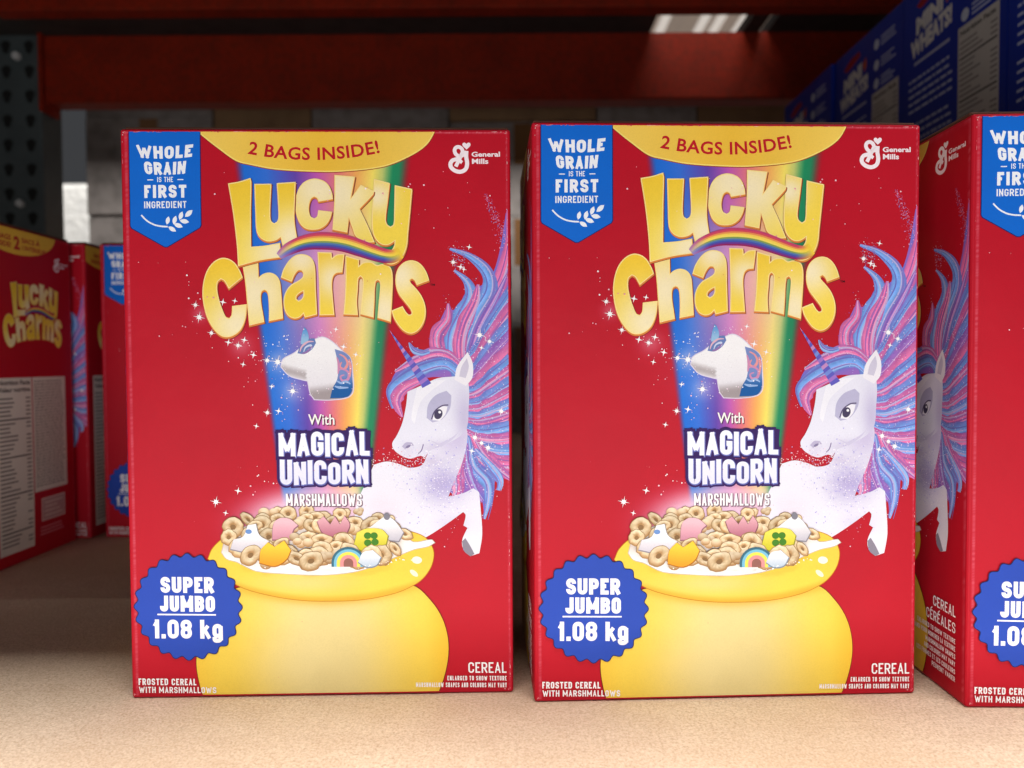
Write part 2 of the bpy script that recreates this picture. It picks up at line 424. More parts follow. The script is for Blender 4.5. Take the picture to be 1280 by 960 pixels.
# ---- yellow banner
def Z(x0, y0, s): return lambda pts: [(x0 + x / s, y0 + y / s) for x, y in pts]
BN = Art()
bn = smooth([(760, 140), (764, 157), (772, 165), (788, 178), (810, 194), (828, 199), (858, 205), (909, 208.5), (940, 208.5), (989, 203.5), (1019, 193), (1046, 176), (1059, 154), (1062, 140)], 5)
BN.poly(offs(bn, 1.0), (150, 40, 30), 1)
BN.poly(bn, (252, 226, 120), 2)
def bn_col(P): return mix((240, 190, 62), (246, 206, 92), np.abs(P[:, 0] - 915) / 130.0)
BN.poly(offs(bn, -1.6), bn_col, 3, 14)
def sag(P):
    q = P.copy(); u = (P[:, 0] - 907) / 82.0; q[:, 1] += 9.0 * (1 - u * u); q[:, 0] -= (P[:, 1] - 176) * u * -.22; return q
text(BN, '2 BAGS INSIDE!', 826, 987, 168.5, 184.5, (190, 22, 40), 4, .022, sag, 1.06)

# ---- blue whole-grain badge
BD = Art()
bd = np.array([(676, 140), (764.5, 140), (764.5, 275), (763, 278), (722, 302), (718.6, 302), (677.5, 278), (676, 275)], float)
BD.poly(offs(bd, 1.1), (20, 30, 90), 5)
BD.poly(bd, (12, 104, 208), 6)
def arch(k, cx, hw):
    def f(P):
        q = P.copy(); u = (P[:, 0] - cx) / hw; q[:, 1] += k * (u * u); q[:, 0] += (190 - P[:, 1]) * u * .13; return q
    return f
WB = (244, 246, 252)
gothic(BD, 'WHOLE', 686.5, 754.5, 174, 190, WB, 7, .26, .14, arch(-2.4, 720.5, 36))
gothic(BD, 'GRAIN', 693, 748, 194.5, 210.6, WB, 7, .26, .13, arch(-1.8, 720.5, 30))
gothic(BD, 'IS THE', 710.5, 730.5, 213.2, 219.8, WB, 7, .15, .14)
gothic(BD, 'FIRST', 694, 747, 223.4, 239.8, WB, 7, .24, .17)
gothic(BD, 'INGREDIENT', 693.6, 746.8, 244.2, 252.9, WB, 7, .17, .16)
for a in (698, 736): BD.poly(np.array([(a, 216.2), (a + 7.5, 216.2), (a + 7.5, 217.4), (a, 217.4)]), WB, 7)
z1 = Z(660, 140, 5.052)
BD.stroke(z1([(150, 614), (185, 650), (230, 676), (275, 687), (318, 690)]), 1.9, WB, 7)
for (cx, cy, rot, ln) in ((318, 650, -1.35, 30), (362, 648, -1.3, 32), (402, 620, -1.25, 32), (452, 606, -.75, 36), (346, 705, .55, 32), (385, 682, .35, 34), (424, 656, .15, 34)):
    (px, py), = z1([(cx, cy)]); l = ln / 5.05 * 1.1
    leaf = np.array([(-l, 0), (-.4 * l, .42 * l), (.3 * l, .45 * l), (l, .05 * l), (.35 * l, -.4 * l), (-.4 * l, -.38 * l)])
    c_, s2 = math.cos(rot), math.sin(rot)
    BD.poly(smooth(leaf @ np.array([[c_, s2], [-s2, c_]]) * .82 + (px, py), 3), WB, 7 + .2 * (cx % 3))

# ---- maker's mark
GM = Art(); g = Z(1060, 160, 13.71)
PK = (250, 236, 242)
GM.stroke(g([(305, 590), (335, 530), (365, 470), (400, 390), (425, 330), (405, 275), (355, 248), (305, 268), (290, 320), (315, 380), (375, 412), (440, 385), (490, 330)]), 4.6, PK, 5, 8)
GM.stroke(g([(490, 320), (484, 420), (498, 540), (470, 635), (390, 680), (300, 665), (230, 610), (215, 545), (250, 485), (320, 462), (385, 440)]), 5.0, PK, 5.4, 8)
GM.poly(smooth(g([(395, 465), (430, 500), (395, 548), (362, 510)]), 2), PK, 5.7)
GM.poly(smooth(g([(492, 295), (440, 245), (422, 210), (432, 180), (462, 176), (492, 198), (520, 176), (552, 182), (560, 212), (545, 245)]), 4), PK, 5.8)
text(GM, 'General', 1102, 1137, 184.6, 190.8, PK, 5, .03)
text(GM, 'Mills', 1102.3, 1122.4, 193.2, 199.8, PK, 5, .03)

# ---- the title
TT = Art()
zA, zB, zC, zD = Z(790, 200, 6.857), Z(910, 200, 6.857), Z(760, 300, 7.387), Z(900, 300, 7.387)
glyphs = {
 'L': (zA, [[(70, 158), (165, 142), (256, 114), (262, 150), (255, 400), (252, 712), (380, 702), (500, 680), (506, 800), (330, 825), (145, 872), (138, 700), (110, 420)]]),
 'u': (zA, [[(295, 165), (433, 165), (425, 300), (420, 440), (430, 490), (457, 510), (486, 490), (497, 440), (493, 300), (486, 160), (640, 150), (632, 300), (626, 480), (650, 660), (530, 704), (512, 622), (470, 650), (400, 660), (340, 630), (308, 570), (300, 400)]]),
 'c': (zA, [[(838, 318), (955, 298), (950, 250), (925, 185), (880, 142), (800, 122), (720, 150), (668, 215), (643, 320), (648, 420), (680, 510), (735, 555), (830, 557), (895, 520), (930, 465), (946, 412), (835, 398), (825, 450), (797, 470), (765, 450), (750, 395), (757, 330), (775, 290), (800, 275), (825, 288)]]),
 'k': (zB, [[(155, 92), (322, 108), (300, 220), (283, 305), (375, 180), (482, 235), (475, 260), (358, 385), (420, 520), (480, 672), (430, 672), (330, 625), (300, 550), (268, 450), (250, 587), (132, 562), (150, 330)]]),
 'y': (zB, [[(490, 130), (617, 165), (600, 300), (578, 470), (590, 522), (620, 545), (648, 522), (657, 400), (665, 185), (806, 218), (785, 420), (765, 600), (755, 700), (725, 785), (675, 845), (620, 865), (560, 850), (575, 790), (620, 755), (650, 710), (657, 660), (600, 695), (545, 692), (498, 652), (472, 590), (466, 480), (475, 330)]]),
 'C2': (zC, [[(285, 410), (410, 308), (385, 245), (340, 175), (285, 138), (220, 130), (150, 165), (90, 240), (55, 340), (42, 460), (55, 580), (85, 690), (140, 790), (200, 850), (260, 866), (330, 845), (390, 790), (430, 690), (444, 565), (315, 580), (308, 660), (285, 695), (250, 680), (215, 600), (190, 520), (172, 420), (180, 350), (212, 320), (245, 340)]]),
 'h': (zC, [[(420, 200), (555, 172), (558, 320), (600, 285), (660, 270), (715, 290), (750, 340), (760, 420), (768, 560), (775, 692), (652, 716), (655, 600), (648, 470), (632, 435), (610, 425), (586, 440), (575, 480), (578, 560), (590, 640), (602, 725), (470, 757), (455, 560), (440, 350)]]),
 'a': (zC, [[(770, 310), (795, 235), (850, 152), (910, 108), (970, 100), (1030, 120), (1065, 165), (1078, 240), (1080, 400), (1088, 657), (980, 684), (968, 645), (930, 682), (880, 693), (825, 665), (795, 600), (792, 510), (815, 440), (860, 385), (920, 350), (965, 315), (975, 275), (958, 245), (925, 245), (890, 285), (862, 348)],
         [(972, 435), (935, 455), (905, 485), (900, 515), (925, 535), (955, 515), (972, 480)]]),
 'r': (zD, [[(75, 80), (195, 85), (200, 140), (250, 105), (312, 100), (292, 265), (240, 272), (210, 300), (195, 370), (200, 500), (212, 662), (82, 664), (85, 400)]]),
 'm': (zD, [[(328, 115), (445, 150), (443, 215), (490, 180), (560, 175), (610, 205), (660, 195), (710, 205), (740, 240), (750, 320), (745, 450), (735, 600), (725, 727), (612, 692), (625, 560), (640, 420), (640, 360), (620, 335), (595, 350), (585, 420), (580, 540), (570, 687), (458, 657), (470, 540), (485, 380), (482, 325), (460, 300), (438, 325), (430, 420), (420, 540), (427, 664), (303, 657), (320, 480), (328, 300)]]),
 's': (zD, [[(975, 385), (1082, 345), (1065, 285), (1030, 220), (980, 175), (920, 162), (860, 180), (810, 230), (785, 300), (785, 390), (810, 470), (860, 540), (905, 600), (925, 640), (920, 665), (895, 670), (870, 645), (838, 590), (743, 628), (760, 690), (800, 760), (850, 815), (910, 838), (970, 815), (1020, 750), (1045, 660), (1040, 570), (1010, 490), (960, 420), (915, 370), (905, 340), (930, 325), (955, 345)]]),
}
# where each letter turns pale: centre (pixels) and radius
palespot = {'L': (862, 312, 34), 'u': (880, 290, 26), 'c': (912, 228, 44), 'k': (936, 235, 46), 'y': (985, 240, 18), 'C2': (808, 402, 34), 'h': (832, 362, 44), 'a': (890, 318, 22), 'r': (930, 345, 20), 'm': (990, 385, 30), 's': (1012, 340, 24)}
order = ['C2', 'h', 'a', 'r', 'm', 's', 'L', 'u', 'c', 'k', 'y']
base_l = 8
for i, k in enumerate(order):
    z, rings = glyphs[k]; rs = [smooth(z(r), 4) for r in rings]
    lay = base_l + (0 if k in ('C2', 'h', 'a', 'r', 'm', 's') else 12) + (i % 2) * .9
    def grown(d, dy=0, dx=0): return [(offs(r, d if j == 0 else -d) + (dx, dy)) for j, r in enumerate(rs)]
    TT.poly(grown(1.25, 1.7, .7), (104, 30, 40), lay)
    TT.poly(grown(.9, 1.6, .2), (222, 132, 60), lay + .3)
    TT.poly(grown(.5, -.2, 0), (255, 228, 150), lay + .5)
    cx, cy, cr_ = palespot[k]
    def face(P, cx=cx, cy=cy, cr_=cr_, k=k):
        y0 = 250 if k in 'Lucky' else 360
        b = mix((244, 200, 52), (250, 218, 70), .5 + (P[:, 1] - y0) / 90.0)
        b = mix(b, (252, 222, 90), sm(900, 1030, P[:, 0]) * .5)
        return mix(b, (252, 238, 206), .9 * np.exp(-((P[:, 0] - cx) ** 2 + (P[:, 1] - cy) ** 2) / (cr_ * 1.25) ** 2))
    TT.poly(grown(-.7), face, lay + .7, 5)
# little rainbow under the first word
zR = Z(740, 200, 4.0)
mid = smooth_open(zR([(488, 462), (530, 430), (585, 404), (640, 390), (700, 386), (765, 390), (830, 403), (895, 425), (955, 447), (1010, 463), (1055, 464), (1090, 446)]), 6)
tg = np.gradient(mid, axis=0); nn = np.c_[-tg[:, 1], tg[:, 0]]; nn /= np.linalg.norm(nn, axis=1)[:, None]
tt = np.linspace(0, 1, len(mid)); hw = np.interp(tt, [0, .1, .35, .6, .85, 1], [4.5, 8.0, 11.0, 11.0, 9.0, 7.0])
rc = [(196, 66, 110), (214, 74, 92), (236, 150, 84), (250, 214, 88), (250, 222, 96), (132, 160, 92), (84, 120, 176), (70, 84, 176), (110, 56, 146), (150, 34, 96)]
nb = len(rc)
for bi, bc_ in enumerate(rc):
    q = np.array([-1 + 2 * bi / nb, -1 + 2 * (bi + 1) / nb])
    rows = mid[:, None, :] + nn[:, None, :] * (hw[:, None] * q[None])[:, :, None]
    f = np.broadcast_to(np.array(bc_, float), (len(mid), 2, 3))
    f = mix(f, (176, 150, 206), np.repeat(np.clip(.85 - tt * 5, 0, 1)[:, None], 2, 1))
    f = mix(f, (250, 212, 66), np.repeat(np.clip((tt - .82) / .16, 0, 1)[:, None], 2, 1))
    TT.strip(rows, f, base_l + 23.5)
text(TT, 'TM', 1048, 1054, 351, 353.6, (60, 10, 20), base_l, .02)

# ---- words above the pot
WD = Art()
text(WD, 'With', 895.6, 928.2, 516.5, 529.6, (70, 40, 60), 24, .012)
text(WD, 'With', 894.6, 927.2, 515.2, 528.4, (252, 248, 244), 25, .012)
DP = (52, 26, 92); LV = lambda P: mix((250, 248, 255), (228, 228, 248), (P[:, 1] - 555) / 45.0)
def tilt(P):
    q = P.copy(); q[:, 1] += np.sin(P[:, 0] * .11) * .6 - (P[:, 0] - 912) * .014; return q
def blockword(wd, x0, x1, y0, y1, jit, lay):
    q0 = offs(smooth([(x0 - 1, y0 + 1), (x0 + 30, y0 - 1), ((x0 + x1) / 2, y0 + 1), (x1 - 20, y0 - 2), (x1 + 1, y0), (x1, (y0 + y1) / 2), (x1 + 1, y1), ((x0 + x1) / 2, y1 - 1), (x0 + 20, y1 + 1), (x0, y1), (x0 - 1, (y0 + y1) / 2)], 3), 1.0)
    WD.poly(tilt(q0), DP, lay - .5)
    gothic(WD, wd, x0, x1, y0, y1, DP, lay, .20, .07, tilt, .13, jit)
    gothic(WD, wd, x0 + .4, x1 + .4, y0 + .6, y1 + .6, (110, 116, 190), lay + 1, .20, .07, tilt, .03, jit)
    gothic(WD, wd, x0, x1, y0, y1, LV, lay + 2, .20, .07, tilt, .0, jit)
blockword('MAGICAL', 857.5, 970, 538, 567.5, [(0, 1), (1.5, 0), (-.5, .6), (1, 1), (0, 0), (-1.6, .6), (.4, 1)], 26)
blockword('UNICORN', 858.5, 968, 573.5, 603, [(-2, 0), (1.5, .6), (0, .4), (0, 1), (2.2, .2), (-.5, 0), (0, 1)], 30)
gothic(WD, 'MARSHMALLOWS', 866.2, 960, 616.4, 631.8, (104, 74, 96), 24, .15, .09, None, .03)
gothic(WD, 'MARSHMALLOWS', 865.4, 959.2, 615.6, 631, (252, 246, 248), 25, .15, .09)

def speck(n, lo, hi, fn, cols, art, lay, r0=.35, r1=.95):
    r = np.random.RandomState(n)
    P, K = [], []
    for _ in range(n):
        x, y = fn(r)
        q = r0 + (r1 - r0) * r.rand() ** 2; a0 = r.rand() * 6
        a = a0 + np.array([0, 2.09, 4.19]); p = np.c_[x + q * 1.4 * np.cos(a), y + q * 1.4 * np.sin(a)]
        P.append(p); K.append(np.tile(np.array(cols[r.randint(len(cols))], float), (3, 1)))
    art.tris(np.array(P), np.array(K), lay)
# ---- marshmallow horse head in the beam
MS = Art(); zm = Z(820, 390, 3.84)
ms = smooth(zm([(162, 250), (172, 215), (225, 185), (270, 150), (310, 128), (360, 108), (405, 130), (455, 178), (490, 210), (500, 290), (500, 370), (475, 398), (390, 410), (318, 408), (300, 380), (288, 318), (262, 312), (200, 292)]), 5)
MS.poly(offs(ms, 1.2), (225, 215, 235), 8)
MS.poly(ms, lambda P: mix(mix((246, 244, 246), (228, 224, 232), (P[:, 1] - 440) / 50.0), (158, 146, 148), sm(478, 492, P[:, 1] + (P[:, 0] - 890) * .12) * .9 + .7 * sm(10, 0, np.abs(P[:, 1] - 463 - (P[:, 0] - 880) * .25)) * (P[:, 0] < 893)), 9, 4)
MS.poly(smooth(zm([(418, 165), (465, 182), (494, 215), (500, 300), (498, 365), (474, 397), (392, 404), (405, 355), (428, 310), (432, 240)]), 4), lambda P: mix((120, 140, 196), (20, 90, 160), sm(465, 486, P[:, 1])), 10, 4)
for k_, pts in enumerate(([(440, 190), (465, 205), (478, 235), (462, 262), (442, 250), (450, 228)], [(430, 270), (455, 262), (482, 280), (478, 312), (452, 318), (444, 298), (462, 290)], [(424, 318), (446, 330), (470, 322), (490, 335)], [(486, 215), (492, 250), (488, 300)], [(428, 205), (436, 240), (432, 285)], [(415, 345), (440, 352), (480, 352)])):
    MS.stroke(zm(pts), 3.0, ((232, 150, 150), (206, 140, 180), (150, 180, 226))[k_ % 3], 11 + .3 * k_, 6, (1.4, 3.4, 1.4))
MS.poly(smooth(zm([(240, 185), (255, 148), (285, 118), (322, 112), (330, 135), (310, 165), (275, 188)]), 4), (104, 128, 186), 10)
for k_, pts in enumerate(([(252, 178), (262, 152), (290, 130), (318, 128)], [(270, 178), (280, 156), (304, 146), (306, 160), (290, 168)], [(262, 186), (285, 178), (312, 150)])):
    MS.stroke(zm(pts), 2.4, ((226, 180, 196), (206, 214, 238), (150, 110, 170))[k_], 10.6 + .3 * k_, 6, (1, 2.6, 1))
MS.poly(smooth(zm([(256, 140), (262, 96), (274, 58), (286, 70), (296, 112), (282, 142)]), 3), lambda P: mix((70, 140, 210), (150, 190, 226), (P[:, 1] - 404) / 16.0), 10.3)
speck(260, 0, 0, lambda r: (892 + r.randn() * 20, 448 + r.randn() * 17), [(252, 252, 254), (226, 222, 228), (240, 238, 242)], MS, 9.5, .25, .7)

# ---- unicorn beside the beam
UN = Art()
PINK, BLUE, LIL = (218, 112, 164), (112, 156, 222), (158, 112, 192)
mane = smooth([(1004, 462), (1025, 446), (1052, 436), (1054, 412), (1066, 384), (1082, 384), (1092, 362), (1106, 356), (1122, 345), (1134, 312), (1143, 262), (1160, 262), (1160, 606), (1142, 596), (1128, 590), (1118, 618), (1110, 645), (1106, 620), (1094, 612), (1078, 622), (1066, 612), (1082, 578), (1090, 540), (1092, 500), (1078, 470), (1040, 470), (1012, 488), (1002, 510), (995, 488)], 4)
UN.poly(mane, lambda P: mix((150, 104, 190), (110, 112, 204), .5 + .5 * np.sin(P[:, 1] * .16 + P[:, 0] * .07)), 6, 6)
def strand(pts, w3, col, lay, seed=0):
    Q = smooth_open(pts, 9); t = np.gradient(Q, axis=0); n = np.c_[-t[:, 1], t[:, 0]]; n /= np.linalg.norm(n, axis=1)[:, None] + 1e-9
    r = np.random.RandomState(seed); u = np.linspace(0, 1, len(Q)); wv = np.interp(u, [0, .45, 1], w3) / 2
    wv = wv * 1.3 * (1 + .06 * np.sin(u * 23 + seed))
    qs = np.array([-1, -.7, -.25, .25, .7, 1.0]); sh = np.array([.60, .80, 1.0, 1.14, .98, .66])
    col = np.array(col, float); rows, cols = [], []
    for i in range(len(Q)):
        rows.append(Q[i] + n[i] * wv[i] * qs[:, None])
        c = col[None] * sh[:, None] + (np.array([120, 70, 170.])[None] * (1 - sh[:, None])).clip(0) * 1.0
        cols.append(np.clip(c + 9 * np.sin(i * .55 + qs * 5 + seed)[:, None] + r.randn(6, 1) * 3, 0, 255))
    UN.strip(rows, cols, lay)
sid = 0; mane_pts = []
def ST(col, w3, *pts):
    global sid; sid += 1; strand(pts, w3, col, 7 + sid * .22, sid)
    mane_pts.extend([(p, max(w3)) for p in smooth_open(pts, 6)])
    r = np.random.RandomState(sid + 50); Pn = np.array(pts, float)
    for k in range(4):                                   # finer hairs lying on the lock
        o_ = r.uniform(-.42, .42) * max(w3)
        t = np.gradient(Pn, axis=0); n = np.c_[-t[:, 1], t[:, 0]]; n /= np.linalg.norm(n, axis=1)[:, None] + 1e-9
        amp = np.interp(np.linspace(0, 1, len(Pn)), [0, .3, 1], [.25, 1, .9])[:, None]
        c2 = mix(np.array(col, float), ((104, 84, 172), (240, 190, 222), (176, 206, 246), (136, 96, 180))[k], .62)
        Q = smooth_open(Pn + n * o_ * amp, 6)
        UN.stroke(list(Q), 1, c2, 7 + sid * .22 + .045 * (k + 1), 1, (.6, 1.7 + r.rand() * 1.4, .5))
# crest, rising
ST(PINK, (3, 17, 12), (1146, 258), (1147, 300), (1136, 345), (1114, 385), (1098, 425), (1094, 468))
ST(BLUE, (2, 15, 10), (1073, 307), (1098, 317), (1118, 336), (1121, 360), (1103, 392), (1088, 430), (1084, 462))
ST(BLUE, (2, 17, 14), (1078, 334), (1094, 349), (1098, 368), (1086, 392), (1075, 415), (1074, 440), (1082, 466))
ST(PINK, (2, 14, 12), (1107, 352), (1103, 372), (1089, 402), (1083, 430), (1086, 462))
ST(PINK, (2, 15, 12), (1070, 376), (1069, 396), (1056, 415), (1058, 436), (1076, 456))
ST(LIL, (2, 10, 8), (1143, 340), (1128, 372), (1108, 410), (1098, 445), (1094, 470))
# fan to the right
for i, (yy, cc) in enumerate(((352, BLUE), (372, PINK), (392, BLUE), (408, LIL), (424, PINK), (440, BLUE), (456, PINK), (470, BLUE), (484, PINK), (499, BLUE), (514, PINK), (529, BLUE), (546, PINK), (563, BLUE), (580, PINK))):
    y0 = 452 + i * 7.2
    ST(cc, (8, 15, 16), (1086, y0), (1106, y0 + (yy - y0) * .25 + 8), (1128, y0 + (yy - y0) * .62 + 7), (1158, yy))
# hanging locks by the neck
ST(BLUE, (6, 15, 1.5), (1092, 545), (1098, 580), (1114, 600), (1116, 622), (1110, 648))
ST(PINK, (5, 14, 2), (1096, 540), (1112, 568), (1132, 588), (1150, 602))
ST(LIL, (5, 11, 2), (1088, 552), (1088, 580), (1096, 606), (1108, 626))
ST(PINK, (4, 15, 4), (1086, 566), (1078, 592), (1078, 612), (1074, 622))
ST(BLUE, (4, 10, 3), (1100, 560), (1120, 584), (1130, 600), (1128, 612))
# forelock
ST(PINK, (2, 13, 10), (1003, 462), (1024, 450), (1048, 440), (1066, 441), (1084, 456))
ST(BLUE, (3, 14, 10), (1000, 508), (997, 486), (1014, 470), (1042, 456), (1066, 452), (1082, 464))
ST(PINK, (2, 13, 8), (1011, 519), (1004, 500), (1012, 484), (1034, 472))
ST(BLUE, (1, 7, 4), (1021, 425), (1026, 434), (1036, 438), (1046, 436))
# body
BODY = (234, 233, 245)
def body_col(P):
    x, y = P[:, 0], P[:, 1]
    c = np.tile(np.array(BODY, float), (len(P), 1))
    c = mix(c, (196, 184, 220), .8 * np.exp(-((x - 1078) ** 2 + (y - 545) ** 2) / 26 ** 2))
    c = mix(c, (176, 164, 214), .85 * np.exp(-(((x - 1060) / 26) ** 2 + ((y - 604) / 22) ** 2)))
    c = mix(c, (206, 200, 228), .6 * np.exp(-(((x - 1072) / 22) ** 2 + ((y - 655) / 12) ** 2)))
    c = mix(c, (206, 196, 224), .7 * np.exp(-(((x - 1046) / 12) ** 2 + ((y - 575) / 7) ** 2)))
    return mix(c, (244, 214, 230), .5 * np.exp(-(((x - 985) / 22) ** 2 + ((y - 640) / 26) ** 2)))
body = smooth([(969, 592), (975, 579), (991, 575), (1008, 579), (1018, 583), (1032, 581), (1037, 576), (1044, 560), (1070, 530), (1088, 524), (1091, 545), (1084, 576), (1072, 604), (1066, 620), (1085, 615), (1097, 609), (1104, 614), (1105.5, 634), (1107, 667), (1103, 691), (1094, 694), (1084, 687), (1082, 675), (1089, 659), (1084, 656), (1087, 643), (1084, 639), (1065, 653), (1039, 670), (1000, 690), (960, 680), (950, 640)], 4)
UN.poly(body, body_col, 14, 5)
head = smooth([(1018, 487), (1016, 504), (1011, 526), (1004, 542), (998, 552), (1000, 560), (1008, 567), (1020, 571.5), (1032, 568), (1038, 570), (1044, 562), (1058, 556), (1078, 546), (1090, 534), (1093, 506), (1094, 486), (1092, 466), (1076, 468), (1056, 470), (1038, 478)], 4)
def head_col(P):
    x, y = P[:, 0], P[:, 1]
    c = np.tile(np.array((230, 229, 243), float), (len(P), 1))
    c = mix(c, (188, 178, 214), .75 * np.exp(-(((x - 1088) / 12) ** 2 + ((y - 520) / 34) ** 2)))
    c = mix(c, (196, 186, 216), .7 * np.exp(-(((x - 1062) / 26) ** 2 + ((y - 558) / 9) ** 2)))
    c = mix(c, (214, 206, 228), .6 * np.exp(-(((x - 1016) / 8) ** 2 + ((y - 562) / 10) ** 2)))
    return c
UN.poly(head, head_col, 15, 5)
# ear, brow, eye, nostril, mouth, horn, hoof
UN.poly(smooth([(1076, 472), (1080, 455), (1093, 437), (1099, 452), (1098, 470), (1090, 480)], 4), (240, 236, 244), 16)
UN.poly(smooth([(1082, 468), (1085, 456), (1092, 445), (1094, 456), (1090, 470)], 4), (206, 200, 220), 16.4)
UN.poly(smooth([(1041, 520), (1043, 504), (1052, 492), (1066, 486), (1072, 492), (1070, 508), (1060, 522), (1048, 526)], 4), (186, 182, 212), 16)
UN.poly(smooth([(1048, 523), (1052, 512), (1061, 505.5), (1067, 506), (1064, 516), (1057, 524)], 4), (240, 238, 246), 16.4)
UN.ellipse(1055.5, 515.5, 5.0, 6.6, (70, 62, 92), 16.8, .4); UN.ellipse(1057.2, 513, 1.7, 1.7, (246, 244, 250), 17.2)
UN.stroke([(1047, 522), (1051, 512), (1060, 505), (1068, 504)], 1.5, (84, 72, 110), 17.2)
UN.poly(smooth([(1044, 548), (1056, 553), (1078, 540), (1086, 524), (1076, 544), (1058, 557)], 3), (206, 200, 226), 15.6)
UN.poly(smooth([(1010, 556), (1015, 551), (1022, 551), (1025, 555), (1018, 555), (1014, 560)], 3), (186, 178, 208), 16)
UN.ellipse(1017.5, 556.2, 3.4, 1.5, (132, 122, 160), 16.3, -.5)
UN.poly(smooth([(1030, 482), (1046, 474), (1066, 472), (1050, 484), (1034, 500), (1026, 528), (1022, 520)], 3), (240, 239, 248), 15.6)
UN.stroke([(1036.5, 553), (1034, 561), (1030, 565)], 1.3, (130, 116, 160), 16)
hp = [(996.5, 408.5), (1036.5, 482.5), (1047.5, 476.5)]
UN.poly(np.array(hp), (96, 92, 190), 17)
for k in range(9):
    t0 = (k + .3) / 9.3; t1 = t0 + .055
    a = np.array(hp[0]); l = np.array(hp[1]) - a; r_ = np.array(hp[2]) - a
    UN.poly(np.array([a + l * t0, a + r_ * (t0 - .02), a + r_ * (t1 - .02), a + l * t1]), ((196, 140, 196), (116, 140, 216), (160, 116, 200))[k % 3], 17.4)
UN.poly(smooth([(1082, 676), (1086, 672), (1091, 680), (1097, 692), (1092, 695), (1084, 688)], 3), (140, 134, 150), 16)
# glitter
speck(900, 0, 0, lambda r: (1052 + r.randn() * 24, 600 + r.randn() * 28), [(250, 248, 255), (214, 206, 240), (170, 160, 226), (236, 226, 246)], UN, 18)
def on_mane(r):
    p, w_ = mane_pts[r.randint(len(mane_pts))]; return (p[0] + r.randn() * w_ * .38, p[1] + r.randn() * w_ * .38)
speck(1500, 0, 0, on_mane, [(244, 190, 222), (190, 212, 248), (206, 120, 176), (110, 96, 190), (250, 240, 252)], UN, 13.6, .22, .6)
speck(260, 0, 0, lambda r: (1128 + r.randn() * 16, 400 + r.rand() * 190), [(244, 214, 236), (214, 228, 250), (250, 246, 255), (190, 160, 220)], UN, 18, .3, .8)
speck(230, 0, 0, lambda r: ((lambda t: (1118 + 30 * t + r.randn() * (2 + 3.5 * t), 238 + 74 * t))(r.rand())), [(214, 120, 160), (200, 130, 190), (232, 160, 190), (120, 110, 180)], UN, 6.5, .3, .9)
speck(120, 0, 0, lambda r: (1000 + r.randn() * 16, 574 + r.randn() * 7), [(244, 214, 226), (250, 244, 250), (226, 150, 170)], UN, 18, .3, .9)
speck(90, 0, 0, lambda r: (1076 + r.rand() * 16, 306 + r.randn() * 5 + r.rand() * 22), [(150, 130, 190), (230, 190, 220)], UN, 18, .3, .8)

# ---- pot of cereal
PT = Art()
pbody = smooth([(803, 735), (776, 760), (758, 790), (750, 822), (751, 848), (760, 880), (780, 905), (1020, 905), (1042, 880), (1056, 850), (1063, 812), (1058, 779), (1043, 752), (1018, 731), (910, 726)], 5)
def pot_col(P):
    x, y = P[:, 0], P[:, 1]
    u = (x - 907) / 155.0
    c = mix((224, 206, 140), (238, 206, 78), sm(.1, .85, np.abs(u - .05)))
    c = mix(c, (228, 212, 152), .55 * np.exp(-(((x - 880) / 60) ** 2 + ((y - 835) / 50) ** 2)))
    c = mix(c, (234, 180, 40), .6 * sm(.8, 1.02, u) + .3 * sm(-.8, -1.02, u))
    arc = 751 - 18 * ((x - 910) / 110.0) ** 2
    return mix(c, (218, 170, 50), .6 * np.exp(-((y - arc) / 7.0) ** 2) * (np.abs(x - 910) < 125))
PT.poly(offs(pbody, 1.0), (120, 30, 20), 13); PT.poly(pbody, pot_col, 19, 7)
rim = smooth([(767, 698), (773, 685), (789, 671), (830, 655), (910, 648), (980, 652), (1013, 662), (1036, 671), (1046, 687), (1044, 705), (1034, 721), (1021, 731), (998, 741), (959, 749), (920, 751), (882, 750), (843, 744), (806, 733), (780, 714)], 5)
def rim_col(P):
    x, y = P[:, 0], P[:, 1]; arc = 751 - 18 * ((x - 910) / 110.0) ** 2
    c = mix((244, 208, 74), (238, 212, 124), np.exp(-(((x - 890) / 60) ** 2 + ((y - 728) / 14) ** 2)))
    return mix(c, (214, 164, 48), .75 * sm(9, 0, arc - y))
PT.poly(offs(rim, .9), (196, 130, 20), 20); PT.poly(rim, rim_col, 21, 5)
PT.ellipse(1026, 699.5, 6.2, 4.6, (252, 246, 226), 22, .1); PT.ellipse(1022, 716, 6.0, 3.0, (250, 240, 210), 22, .7)
milk = smooth([(784, 690), (792, 668), (830, 654), (910, 648), (975, 654), (1012, 668), (1022, 677), (1044, 674), (1048, 677.5), (1040, 682), (1022, 686), (998, 696), (972, 707), (946, 714.5), (907, 718), (864, 716.5), (826, 713), (803, 702), (790, 698)], 4)
PT.poly(offs(milk, .8), (196, 180, 170), 22.5); PT.poly(milk, lambda P: mix((252, 250, 247), (226, 214, 206), sm(700, 680, P[:, 1]) * sm(1015, 1000, P[:, 0])), 23, 5)
lay = 24.0
